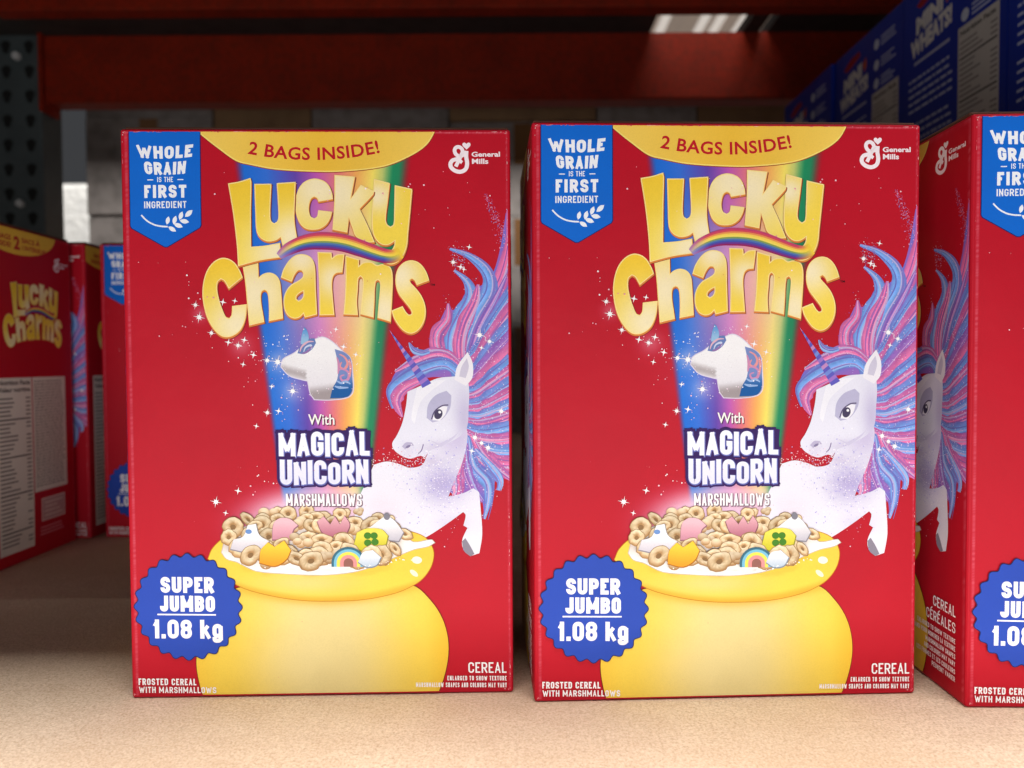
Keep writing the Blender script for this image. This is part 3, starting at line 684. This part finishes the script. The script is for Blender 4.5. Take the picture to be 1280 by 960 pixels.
def torus(cx, cy, r, asp, rot, tone=1.0):
    """a frosted oat ring as printed: light from above, a dark hole"""
    global lay
    n = 22; a = np.linspace(0, 2 * np.pi, n + 1); rad = [1.0, .93, .78, .58, .40, .27]
    c_, s2 = math.cos(rot), math.sin(rot); rows, cols = [], []
    base = np.array([232, 208, 168.]) * tone; hi = np.array([250, 240, 216.]) * tone; dk = np.array([186, 142, 92.]) * tone
    r_ = np.random.RandomState(int(cx * 7 + cy * 13) % 9999)
    wob_ = 1 + .04 * r_.randn(n + 1); wob_[-1] = wob_[0]
    for q in rad:
        x = r * q * np.cos(a) * wob_; y = r * asp * q * np.sin(a) * wob_
        rows.append(np.c_[cx + x * c_ - y * s2, cy + x * s2 + y * c_])
        prof = (q - .64) / .36                                     # -1 inner .. 1 outer
        ny = np.sin(a + rot) * prof
        sh = .45 - .55 * ny - .35 * abs(prof) ** 3
        col = np.array([dk + (base - dk) * min(max(s * 2, 0), 1) + (hi - base) * min(max(s * 2 - 1, 0), 1) for s in sh])
        cols.append(np.clip(col + r_.randn(n + 1, 1) * 9, 0, 255)); cols[-1][-1] = cols[-1][0]
    PT.strip(rows, cols, lay)
    hole = np.array(rows[-1][:-1]); PT.poly(hole, tuple(dk * .78), lay + .25)
    out = offs(np.array(rows[0][:-1]), .7); PT.poly(out, tuple(dk * .85), lay - .25)
    lay += .7
def lump(cx, cy, r, tone):
    """an irregular broken piece between the rings"""
    global lay
    q = random.Random(int(cx * 31 + cy))
    for k in range(4):
        x = cx + q.uniform(-.7, .7) * r; y = cy + q.uniform(-.35, .35) * r; w_ = r * q.uniform(.45, .7); a_ = np.linspace(0, 2 * np.pi, 17)
        rows, cols = [], []
        for f in (0.02, .45, .8, 1.0):
            rows.append(np.c_[x + w_ * f * np.cos(a_), y + w_ * .85 * f * np.sin(a_)])
            sh = np.clip(.62 - .5 * f * np.sin(a_) - .3 * f ** 3, 0, 1)[:, None]
            cols.append((np.array([170, 124, 76.]) * (1 - sh) + np.array([250, 234, 204.]) * sh) * tone)
        PT.strip(rows, np.clip(cols, 0, 255), lay); lay += .4
rr = random.Random(11); rings = []
for row, (yy, xa, xb, nn_) in enumerate(((641, 836, 966, 9), (649, 810, 998, 11), (659, 796, 1012, 12), (670, 790, 1018, 12), (681, 796, 1012, 11), (691, 810, 994, 9), (699, 834, 958, 7))):
    for i in range(nn_):
        x = xa + (xb - xa) * (i + .5) / nn_ + rr.uniform(-7, 7)
        rings.append((yy + rr.uniform(-4, 4), x, rr.uniform(9.5, 14.2) * (.84 + .045 * row)))
bits = [(659, 'pink', 864), (656, 'crown', 924), (660, 'bell', 990), (675, 'horse', 818), (674, 'clover', 969), (690, 'gold', 851), (695, 'bow', 942), (697, 'white', 968)]
seq = sorted([(y, 'ring' if (k % 4 or not 812 < x < 996) else 'lump', x, r) for k, (y, x, r) in enumerate(rings)] + [(y + 13, k, x, 0) for y, k, x in bits])
def bitpoly(cx, cy, pts, c1, c2):
    global lay
    p = smooth(np.array(pts, float) + (cx, cy), 4)
    PT.poly(offs(p, .8) + (.3, .8), tuple(np.array(c2) * .72), lay)
    PT.poly(p, lambda P: mix(c1, c2, (P[:, 1] - cy + 8) / 22.0), lay + .35, 4); lay += .7
for y, k, x, r in seq:
    if k == 'ring':
        torus(x, y, r, rr.uniform(.5, 1.0), rr.uniform(-1.0, 1.0), rr.uniform(.9, 1.05)); continue
    if k == 'lump':
        lump(x, y, r * .95, rr.uniform(.9, 1.04)); continue
    y -= 13
    if k == 'pink': bitpoly(x, y, [(-16, 14), (-14, -6), (-6, -13), (6, -12), (16, -4), (10, 2), (8, 14)], (240, 190, 200), (206, 140, 160))
    if k == 'crown': bitpoly(x, y, [(-20, -6), (-12, -12), (-4, -2), (2, -12), (8, -2), (14, -13), (20, -2), (16, 9), (0, 13), (-14, 8)], (226, 170, 180), (180, 106, 126))
    if k == 'bell': bitpoly(x, y, [(-24, 0), (-10, -11), (0, -18), (10, -10), (20, 4), (14, 15), (-4, 12)], (248, 246, 248), (196, 192, 204)); PT.ellipse(x, y - 16, 4, 4.5, (130, 128, 140), lay); lay += .4
    if k == 'horse': bitpoly(x, y, [(-22, 10), (-18, -2), (-6, -6), (0, -20), (10, -22), (14, -8), (26, 0), (20, 10), (0, 14)], (250, 248, 250), (206, 200, 212)); PT.ellipse(x + 1, y - 12, 4, 3, (110, 150, 210), lay); lay += .4
    if k == 'gold': bitpoly(x, y, [(-19, 12), (-17, -4), (-8, -14), (0, -8), (12, -16), (20, -4), (14, 8), (0, 16)], (255, 204, 62), (240, 156, 40))
    if k == 'clover':
        bitpoly(x, y, [(-20, 6), (-16, -10), (-4, -15), (14, -14), (22, -6), (18, 8), (10, 16), (-10, 13)], (240, 224, 90), (196, 190, 40))
        for a, b in ((-4, -5), (4, -5), (5, 3), (-4, 4)): PT.ellipse(x + 1 + a, y - 1 + b, 4.6, 4.3, (70, 130, 40), lay + .15 * (a + 5) / 10 + .1 * (b > 0)); 
        lay += .7
        PT.stroke([(x, y), (x - 1, y + 8)], 2, (70, 130, 40), lay); lay += .4
    if k == 'bow':
        for rad, c in ((21, (60, 110, 130)), (18, (120, 190, 220)), (14.5, (246, 226, 90)), (10.5, (240, 150, 150)), (6, (150, 100, 90))):
            a = np.linspace(math.pi * 1.0, math.pi * 2.05, 16)
            PT.poly(np.r_[np.c_[x + rad * np.cos(a), y + 7 + rad * .95 * np.sin(a)], [[x + rad, y + 12], [x - rad, y + 12]]], c, lay); lay += .4
    if k == 'white': bitpoly(x, y, [(-14, 4), (-8, -8), (4, -11), (14, -2), (8, 8), (-4, 10)], (246, 246, 250), (170, 190, 210))
def near_rim(r):
    t = r.rand(); return (792 + 235 * t + r.randn() * 3, 699 + 16 * math.sin(math.pi * min(1, t * 1.15)) + r.randn() * 1.2)
speck(40, 0, 0, near_rim, [(255, 253, 250)], PT, lay + .3, .5, 1.3)

# ---- size seal
SL = Art()
a = np.linspace(0, 2 * np.pi, 240, endpoint=False)
rad = 65.2 + 2.4 * np.cos(24 * a)
seal = np.c_[740.6 + rad * np.cos(a), 759.4 + rad * np.sin(a)]
SL.poly(offs(seal, 1.1), (28, 34, 84), 36); SL.poly(seal, (40, 74, 178), 37)
gothic(SL, 'SUPER', 706.5, 773.5, 721.4, 741.6, WHITE, 38, .25, .10)
gothic(SL, 'JUMBO', 705.5, 774.5, 745.2, 765.4, WHITE, 38, .25, .10)
SL.poly(np.array([(702, 768.3), (775.5, 768.3), (775.5, 770.1), (702, 770.1)]), WHITE, 38)
gothic(SL, '1.08 kg', 697, 783.6, 775.6, 799.6, WHITE, 38, .22, .10)

# ---- small print on the front
TX = Art()
gothic(TX, 'FROSTED CEREAL', 676.6, 749, 850.8, 859.2, WHITE, 36, .20, .15)
gothic(TX, 'WITH MARSHMALLOWS', 677, 773.8, 861.4, 869.2, WHITE, 36, .19, .15)
gothic(TX, 'CEREAL', 1087, 1134, 828.4, 841.8, WHITE, 36, .14, .12)
gothic(TX, 'ENLARGED TO SHOW TEXTURE', 1061, 1134, 845.6, 851.4, WHITE, 36, .17, .16)
gothic(TX, 'MARSHMALLOW SHAPES AND COLOURS MAY VARY', 1022, 1134, 854.2, 860, WHITE, 36, .17, .15)

# ---- sparkles scattered over the red
SP = Art()
def star(x, y, r, lay_, rays=4, col=(255, 248, 252)):
    n = rays * 2; a = np.arange(n) * np.pi / rays + .2
    q = np.where(np.arange(n) % 2 == 0, r, r * .22)
    if rays == 8: q = np.where(np.arange(n) % 2 == 0, np.where(np.arange(n) % 4 == 0, r, r * .6), r * .2)
    SP.poly(np.c_[x + q * np.cos(a), y + q * np.sin(a)], col, lay_)
    SP.ellipse(x, y, r * .34, r * .34, (255, 255, 255), lay_ + .2, 0, 8)
for x, y, r in ((756.5, 376.5, 6), (761, 392, 8), (776, 412, 6), (791, 373, 5), (806, 371.5, 4), (797, 424, 5), (809, 428, 6), (817, 421, 5), (845, 447, 7), (858, 449, 9), (876, 486, 8), (828, 440, 5), (815, 452, 4), (844, 513, 6), (858, 511, 5), (830, 530, 4), (850, 480, 4), (1108, 416, 8), (1120, 424, 6), (1110, 432, 4), (1100, 545, 7), (1116, 558, 7), (1108, 552, 6), (1096, 562, 5), (1133, 512, 7), (1077, 324, 6), (1086, 330, 5), (1097, 305, 4), (1090, 333, 4), (931, 408, 4), (940, 430, 5), (955, 440, 4), (778, 626, 8), (806, 612, 5), (790, 640, 4)):
    star(x, y, r, 30, 8 if r > 5 else 4)
rs = np.random.RandomState(5)
for i in range(70):
    a_ = rs.rand() * 6.28; q = .85 + .5 * rs.rand()
    SP.ellipse(905 + 46 * q * math.cos(a_), 452 + 38 * q * math.sin(a_), *(2 * (.4 + .6 * rs.rand() ** 2,)), ((255, 250, 255), (250, 226, 240))[i % 2], 29, 0, 6)
for i in range(130):
    cx, cy, sx, sy = ((765, 385, 16, 18), (812, 432, 20, 12), (838, 470, 16, 30), (866, 505, 16, 14), (820, 605, 18, 18), (700, 300, 160, 90), (1000, 240, 60, 30))[min(int(rs.rand() * 7.8), 6) if i % 9 else 5]
    x, y = cx + rs.randn() * sx, cy + rs.randn() * sy
    if x < 672 or (x < 768 and y < 306) or (y < 212 and x > 1090): continue
    SP.ellipse(x, y, *(2 * (.45 + .75 * rs.rand() ** 2,)), ((255, 240, 246), (250, 200, 214), (236, 150, 170))[rs.randint(3)], 29 if y > 215 else 1.5, 0, 6)

# ---- whitened card where the folds have rubbed
WR = Art(); rw = np.random.RandomState(21)
def sliver(x, y, lx, ly):
    k_ = 7; a_ = np.linspace(0, 2 * np.pi, k_, endpoint=False); q = .55 + .45 * rw.rand(k_)
    WR.poly(np.c_[x + lx * q * np.cos(a_), y + ly * q * np.sin(a_)], mix(np.array((206, 60, 76.)), (248, 226, 222), rw.rand() ** 1.4), 40 + .3 * rw.rand())
for _ in range(70):
    t_r = rw.rand(); sliver(667.4 + rw.rand() * 1.0, 165 + 700 * t_r, .35 + .4 * rw.rand(), .8 + 4 * rw.rand() ** 3)
    sliver(1146 - 7.5 * t_r - rw.rand() * .6, 165 + 695 * t_r, .3 + .35 * rw.rand(), .6 + 3 * rw.rand() ** 3)
for _ in range(60):
    t_r = rw.rand(); sliver(670 + 470 * t_r, 155.2 + 4.6 * t_r + rw.rand() * .9, .8 + 5 * rw.rand() ** 3, .3 + .3 * rw.rand())
for cx, cy in ((668, 156), (1145, 160), (1138, 862), (671, 872)):
    for _ in range(9): sliver(cx + rw.randn() * 2.2, cy + rw.randn() * 2.2, .4 + rw.rand(), .4 + rw.rand())
for _ in range(26): sliver(690 + 440 * rw.rand(), 230 + 620 * rw.rand(), .3 + .35 * rw.rand(), .3 + .4 * rw.rand())

# ---- left side panel (continues the picture) and right side panel
def shift_left(F): q = F.copy(); q[:, 0] -= (W - D); return q
LT = Art()      # raw metres on the left panel
def flip(y): return y
def mtext(art, body, s0, s1, z0, cap, col, lay_, bold=.02, T=None, accent=None):
    b = Art()
    if T: gothic(b, body, s0, s1, -(z0 + cap), -z0, col, lay_, T, .13, accent=accent)
    else: text(b, body, s0, s1, -(z0 + cap), -z0, col, lay_, bold)
    P, K, Lr = b.merged(); P = P.copy(); P[:, :, 1] *= -1
    art.p.append(P); art.c.append(K); art.l.append(Lr)
def side_ground(art):
    a_, b_ = np.meshgrid(np.linspace(0, D, 61), np.linspace(0, H, 141)); wn_ = (np.abs(a_ - .0026) < .0012) * (.05 + .25 * wn(b_, 1.1)) + (np.abs(a_ - D + .0026) < .0012) * (.05 + .3 * wn(b_, .7)) + (b_ > H - .003) * .2 * wn(a_, 1.2)
    art.strip(np.stack([a_, b_], 2), mix(np.array(RED, float), (250, 200, 205), wn_), 0)
side_ground(LT)
e_ = D - .009
mtext(LT, 'CEREAL', e_ - .0225, e_, .0480, .0062, WHITE, 36, T=.14)
mtext(LT, 'CEREALES', e_ - .0300, e_, .0385, .0062, WHITE, 36, T=.14, accent=(1, 3))
for i, (tx_, ln) in enumerate((('ENLARGED TO SHOW TEXTURE', .047), ('AGRANDI POUR MONTRER LA TEXTURE', .056), ('MARSHMALLOW SHAPES', .036), ('AND COLOURS MAY VARY', .038), ('LES FORMES ET LES COULEURS', .048), ('PEUVENT VARIER', .028))):
    mtext(LT, tx_, e_ - ln * .86, e_, .0325 - i * .0044, .0029, WHITE, 36, T=.17)

RT = Art()
side_ground(RT)
aa = np.linspace(np.pi, 2 * np.pi, 30)
rr_ = np.linspace(0, 1, 12)[:, None]
RT.strip(np.stack([.044 + .062 * np.cos(aa)[None] * rr_, H + .0265 * np.sin(aa)[None] * rr_], 2), np.broadcast_to(np.array((242, 194, 70.)), (12, 30, 3)), 1)
mtext(RT, '2', .040, .049, H - .0215, .0130, (190, 22, 40), 2, .04)
mtext(RT, 'SACS \u00c0', .052, .080, H - .0135, .0050, (190, 22, 40), 2, .03)
mtext(RT, "L'INT\u00c9RIEUR!", .052, .090, H - .0205, .0045, (190, 22, 40), 2, .03)
mtext(RT, 'BAGS', .018, .036, H - .0135, .0050, (190, 22, 40), 2, .03)
mtext(RT, 'INSIDE!', .012, .036, H - .0205, .0050, (190, 22, 40), 2, .03)
def rect(art, s0, s1, z0, z1, col, lay_):
    n1, n2 = max(2, int((s1 - s0) / .005) + 2), max(2, int((z1 - z0) / .006) + 2)
    a_, b_ = np.meshgrid(np.linspace(s0, s1, n1), np.linspace(z0, z1, n2))
    art.strip(np.stack([a_, b_], 2), np.broadcast_to(np.array(col, float), (n2, n1, 3)), lay_)
PAPER = (226, 216, 208); INK = (70, 62, 62)
rect(RT, .010, .0605, .012, .184, PAPER, 1); rect(RT, .062, .117, .066, .184, PAPER, 1)
mtext(RT, 'Nutrition Facts', .013, .058, .1770, .0046, INK, 2, .03)
mtext(RT, 'Valeur nutritive', .013, .058, .1700, .0046, INK, 2, .03)
r_ = np.random.RandomState(2)
for i in range(36):
    z = .163 - i * .0041
    if i % 9 == 5: rect(RT, .013, .058, z, z + .0014, INK, 2); continue
    rect(RT, .013, .013 + .012 + .016 * r_.rand(), z, z + .0015, (120, 110, 108), 2)
    if r_.rand() < .75: rect(RT, .051, .058, z, z + .0015, (120, 110, 108), 2)
for i in range(37):
    z = .179 - i * .0030
    x = .0645
    while x < .110:
        l = .002 + .006 * r_.rand(); rect(RT, x, min(x + l, .1145), z, z + .0012, (130, 120, 116), 2); x += l + .0012
rect(RT, .072, .112, .034, .058, (222, 190, 186), 1); rect(RT, .0735, .1105, .0355, .0565, (196, 150, 150), 1.3)
for i in range(4): rect(RT, .077, .098 + .010 * r_.rand(), .052 - i * .0045, .0535 - i * .0045, (226, 200, 196), 2)
for i in range(3): rect(RT, .070, .104 + .010 * r_.rand(), .027 - i * .0035, .0284 - i * .0035, (222, 130, 140), 2)
tc = app(HM, np.array([(908, 314)]))[0]
def title_right(F): return (F - tc) * .71 + np.array([.0680, .2475])
gmc = app(HM, np.array([(1100, 193)]))[0]
def mark_right(F): return (F - gmc) * .85 + np.array([.1120, .3030])

# ================================================================== the cereal boxes
def carton_mesh():
    bm = box_bm(-W/2, W/2, -D/2, D/2, 0, H, .0016, 3)
    me = bpy.data.meshes.new('carton'); bm.to_mesh(me); bm.free(); me.materials.append(M['print'])
    a = me.color_attributes.new('Col', 'FLOAT_COLOR', 'POINT')
    r = np.random.RandomState(4)
    col = np.array([list(lin(np.array(RED) + (r.rand() < .35) * np.array([14, 34, 34]) * r.rand())) + [1] for v in me.vertices], np.float32)
    a.data.foreach_set('color', col.ravel()); return me
def plain_mesh(name, bm, col):
    me = bpy.data.meshes.new(name); bm.to_mesh(me); bm.free(); me.materials.append(M['print'])
    a = me.color_attributes.new('Col', 'FLOAT_COLOR', 'POINT')
    a.data.foreach_set('color', np.tile(np.r_[lin(col), 1].astype(np.float32), len(me.vertices))); return me
def part(name, me, parent):
    o = bpy.data.objects.new(name, me); C.objects.link(o); o.parent = parent; return o
proto = thing('cereal_box', '', 'cereal box', group='red cereal boxes on the shelf')
part('carton', carton_mesh(), proto)
part('top_flap', plain_mesh('top_flap', box_bm(-W/2 + .001, W/2 - .001, -D/2 + .004, D/2 - .001, H + .0001, H + .0022, .0006, 1), (96, 62, 50)), proto)
fr = part('front_print', panel_mesh('front_print', FG), proto)
for nm, art in (('inside_bags_banner', BN), ('whole_grain_badge', BD), ('maker_mark', GM), ('title_lettering', TT), ('slogan_lettering', WD),
                ('marshmallow_picture', MS), ('unicorn_picture', UN), ('cereal_pot_picture', PT), ('size_seal', SL), ('small_print', TX), ('sparkle_print', SP), ('edge_wear', WR)):
    part(nm, panel_mesh(nm, art), fr)
lf = part('side_print', panel_mesh('side_print', LT, 'left', raw=True), proto)
for nm, art in (('inside_bags_banner', BN), ('maker_mark', GM), ('title_lettering', TT), ('unicorn_picture', UN), ('cereal_pot_picture', PT)):
    part(nm, panel_mesh(nm, art, 'left', tf=shift_left), lf)
rg = part('nutrition_print', panel_mesh('nutrition_print', RT, 'right', raw=True), proto)
part('title_lettering', panel_mesh('title_lettering', TT, 'right', tf=title_right), rg)
part('maker_mark', panel_mesh('maker_mark', GM, 'right', tf=mark_right), rg)

def place_box(o, x, y, a, label):
    """x, y: the lower front corner on the panel's badge side; a: turn"""
    c, s = math.cos(a), math.sin(a)
    o.location = (x + c * W/2 - s * D/2, y + s * W/2 + c * D/2, 0.0002); o.rotation_euler = (0, 0, a); o['label'] = label
spots = [(.0119, .4179, .0378, 'red cereal box in the front row, standing between two other front-row cereal boxes'),
         (-.2248, .4258, .022, 'front-row red cereal box with open empty shelf along its badge side'),
         (.2549, .4083, -.0229, 'front-row red cereal box standing right in front of the blue wheat boxes'),
         (-.489 - W, .684, 0, 'red cereal box in the back row showing its nutrition panel'),
         (-.4768 - W, .8235, 0, 'red cereal box tucked directly behind the box showing its nutrition panel'),
         (-.4635, .829, .0, 'red cereal box in back row hidden mostly behind a front-row box, badge corner showing')]
for i, (x, y, a, lb) in enumerate(spots):
    o = proto if i == 0 else copy_tree(proto)
    place_box(o, x, y, a, lb)

# ================================================================== blue wheat cereal boxes
BW, BDp, BH = .26, .1985, .3275
NAVY = (14, 44, 150)
WA = Art(); d_ = BDp     # left side of the blue box: s runs from the back to the front
rect(WA, 0, d_, 0, BH, NAVY, 0)
rect(WA, .0, .0018, 0, BH, (22, 50, 140), .5)
def wslant(art, body, s0, s1, z0, cap, col, lay_, bold, k=.12):
    b = Art(); text(b, body, s0, s1, -(z0 + cap), -z0, col, lay_, bold)
    P, K, Lr = b.merged(); P = P.copy(); P[:, :, 1] *= -1; P[:, :, 1] += (P[:, :, 0] - s0) * k; art.tris(P, K, lay_)
wslant(WA, 'MINI', .030, .086, .266, .021, (212, 208, 204), 2, .06)
wslant(WA, 'WHEATS!', .018, .104, .240, .022, (212, 208, 204), 2, .06)
WA.poly(smooth([(.030, .302), (.050, .310), (.078, .312), (.082, .304), (.060, .299), (.040, .296)], 4), (150, 24, 36), 2, 0)
WA.poly(smooth([(.088, .288), (.098, .296), (.100, .284), (.094, .276)], 3), (196, 90, 40), 2, 0)
rect(WA, .026, .100, .231, .2345, (170, 174, 200), 2)
r_ = np.random.RandomState(9)
for i in range(11):
    z = .212 - i * .0092
    if i in (5,): continue
    x = .014
    while x < .098:
        l = .005 + .010 * r_.rand(); rect(WA, x, min(x + l, .105), z, z + .0030, (176, 182, 212), 2); x += l + .0022
rect(WA, .116, .186, .014, .236, (190, 184, 178), 1)
mtext(WA, 'Nutrition Facts', .120, .180, .226, .0055, (40, 36, 40), 2, .03)
for i in range(34):
    z = .217 - i * .0058
    if i % 8 == 3: rect(WA, .119, .183, z, z + .002, (50, 46, 50), 2); continue
    rect(WA, .119, .119 + .018 + .030 * r_.rand(), z, z + .0022, (130, 122, 120), 2)
    if r_.rand() < .7: rect(WA, .172, .183, z, z + .0022, (130, 122, 120), 2)
for i, z in enumerate((.300, .272, .247)):
    WA.ellipse(.128, z, .007, .007, (190, 196, 214), 2)
    for j in range(3): rect(WA, .140, .160 + .022 * r_.rand(), z + .004 - j * .005, z + .0062 - j * .005, (176, 182, 212), 2)
bp = thing('wheat_cereal_box', '', 'cereal box', group='blue wheat cereal boxes stacked two high')
part('carton', plain_mesh('blue_carton', box_bm(-BW/2, BW/2, -BDp/2, BDp/2, 0, BH, .0016, 2), NAVY), bp)
part('side_print', panel_mesh('blue_side_print', WA, 'left', raw=True, dims=(BW, BDp, BH)), bp)
names = ['closest to the red cereal boxes', 'second back from the red cereal boxes', 'third back from the red cereal boxes', 'deepest on the shelf, nearest the orange beam']
first = True
for lvl in range(2):
    for i in range(4):
        o = bp if first else copy_tree(bp); first = False
        o.location = (.500 + BW/2 + (.002 if lvl else 0) * ((i * 7) % 3 - 1), .5445 + BDp/2 + i * .2012, .0002 + lvl * (BH + .0006)); o.rotation_euler = (0, 0, (.004, -.003, .002, -.004)[i] * (1 if lvl else -.5))
        o['label'] = ('upper' if lvl else 'lower') + ' blue wheat cereal box ' + names[i]

# ================================================================== rack
def beam(name, label, x0, x1, y, z0, z1):
    t = thing(name, label, 'rack beam', ((x0 + x1) / 2, y, z0), 0)
    bm = bmesh.new(); L = (x1 - x0) / 2; h = z1 - z0
    prof = [(0, 0), (.05, 0), (.05, h - .03), (.03, h - .03), (.03, h), (0, h)]
    v0 = [bm.verts.new((-L, a, b)) for a, b in prof]; v1 = [bm.verts.new((L, a, b)) for a, b in prof]
    bm.faces.new(v0); bm.faces.new(v1[::-1])
    for i in range(len(prof)): j = (i + 1) % len(prof); bm.faces.new((v0[j], v0[i], v1[i], v1[j]))
    bmesh.ops.recalc_face_normals(bm, faces=bm.faces[:])
    bmesh.ops.bevel(bm, geom=bm.edges[:], offset=.003, segments=2, affect='EDGES')
    bm_obj('rail', bm, M['orange'], t)
    for sx in (-1, 1):
        bm_obj('end_plate', box_bm(sx * L - .004, sx * L + .004, -.012, .048, -.02, h + .02, .001), M['orange'], t)
    return t
beam('rack_beam', 'long orange steel beam crossing behind the boxes under the upper deck', -.975, 1.70, 1.55, .745, .8835)
beam('rack_beam', 'orange steel beam along the front edge of the upper deck', -1.75, 1.75, .22, .760, .8835)
tag(bm_obj('cross_bar', box_bm(-.97, 1.70, 1.385, 1.423, .8575, .8835, .002), M['orange']), 'slim orange bar across the underside of the dark deck', 'rack bar')
def upright(x, y, label):
    t = thing('rack_upright', label, 'rack upright', (x, y, 0))
    bm = box_bm(-.050, .050, 0, .07, .004, 1.7, .004); bm_obj('post', bm, M['grey_steel'], t)
    bm_obj('foot_plate', box_bm(-.07, .07, -.02, .09, 0.0003, .0035), M['grey_steel'], t)
    hb = bmesh.new()
    bmesh.ops.create_circle(hb, cap_ends=True, radius=.011, segments=14, matrix=Matrix.Rotation(math.pi/2, 4, 'X'))
    for v in hb.verts:
        if v.co.z < 0: v.co.x *= .75; v.co.z *= 1.5
    me = None
    for k in range(30):
        for sx in (-.022, .026):
            if me is None: o = bm_obj('slot_hole', hb, M['dark_hole'], t); me = o.data
            else: o = bpy.data.objects.new('slot_hole', me); C.objects.link(o); o.parent = t
            o.location = (sx, -.0006, .10 + k * .0508)
    for z in (.535, .84):
        bb = bmesh.new(); bmesh.ops.create_cone(bb, cap_ends=True, segments=6, radius1=.009, radius2=.008, depth=.008, matrix=Matrix.Rotation(math.pi/2, 4, 'X'))
        o = bm_obj('bolt', bb, M['zinc'], t); o.location = (.002, -.0045, z)
upright(-1.030, 1.55, 'grey perforated steel rack upright behind the box showing its nutrition panel')
upright(1.755, 1.55, 'grey perforated steel rack upright behind the blue wheat boxes')

# ================================================================== goods on the rack behind
def carton(x0, x1, y0, y1, z0, z1, m, label):
    t = thing('shipping_carton', label, 'carton', ((x0 + x1) / 2, (y0 + y1) / 2, z0), 0, 'cartons stacked on the rack behind')
    a, b, h = (x1 - x0) / 2, (y1 - y0) / 2, z1 - z0
    bm_obj('body', box_bm(-a, a, -b, b, 0, h, .004), M[m], t)
    bm_obj('tape', box_bm(-.025, .025, -b - .0006, -b - .0001, h * .55, h - .006), M['tape'], t)
x = -1.165; k = 0
rb = random.Random(5)
while x < 1.6:
    wd = rb.uniform(.26, .42); z = 0.0003
    col = k
    for j, hgt in enumerate((.30, .27 + .05 * rb.random(), .22 + .06 * rb.random(), .2)):
        carton(x, x + wd - .012, 2.02 + .015 * rb.random(), 2.42, z, z + hgt - .0006, ('kraft', 'grey_card')[(k * 3 + j) % 2 if rb.random() < .8 else 1],
               (('bottom', 'second', 'third', 'top')[j] + ' carton of the ' + ('', 'second ', 'third ', 'fourth ', 'fifth ', 'sixth ', 'seventh ', 'eighth ', 'ninth ', 'tenth ', 'eleventh ')[k] + 'stack counting away from the left grey upright').replace('left ', 'white pallet and '))
        z += hgt
    x += wd - .009; k += 1
carton(-.2, 1.35, .34, .9, .9056, 1.72, 'kraft', 'big unseen kraft carton added on the dark upper deck to block lamp light')  # added out of view to cut lamp light through the deck slot
# white wrapped pallet load in the next aisle, seen between upright and cartons
pl = thing('wrapped_pallet', 'white shrink-wrapped pallet load glimpsed between the upright and the cartons', 'pallet', (-3.75, 6.6, -.9))
bm_obj('wrapped_load', box_bm(-.6, .6, -.5, .5, .14, 2.6, .05, 3), M['white_wrap'], pl)
for sx in (-.5, 0, .5): bm_obj('runner', box_bm(sx - .05, sx + .05, -.5, .5, 0.0, .115), M['kraft'], pl)
bm_obj('pallet_top', box_bm(-.62, .62, -.52, .52, .1155, .1395), M['kraft'], pl)
struct(bm_obj('floor', box_bm(-9, 4, 3.6, 14, -1.0, -.9), M['grey_card']))
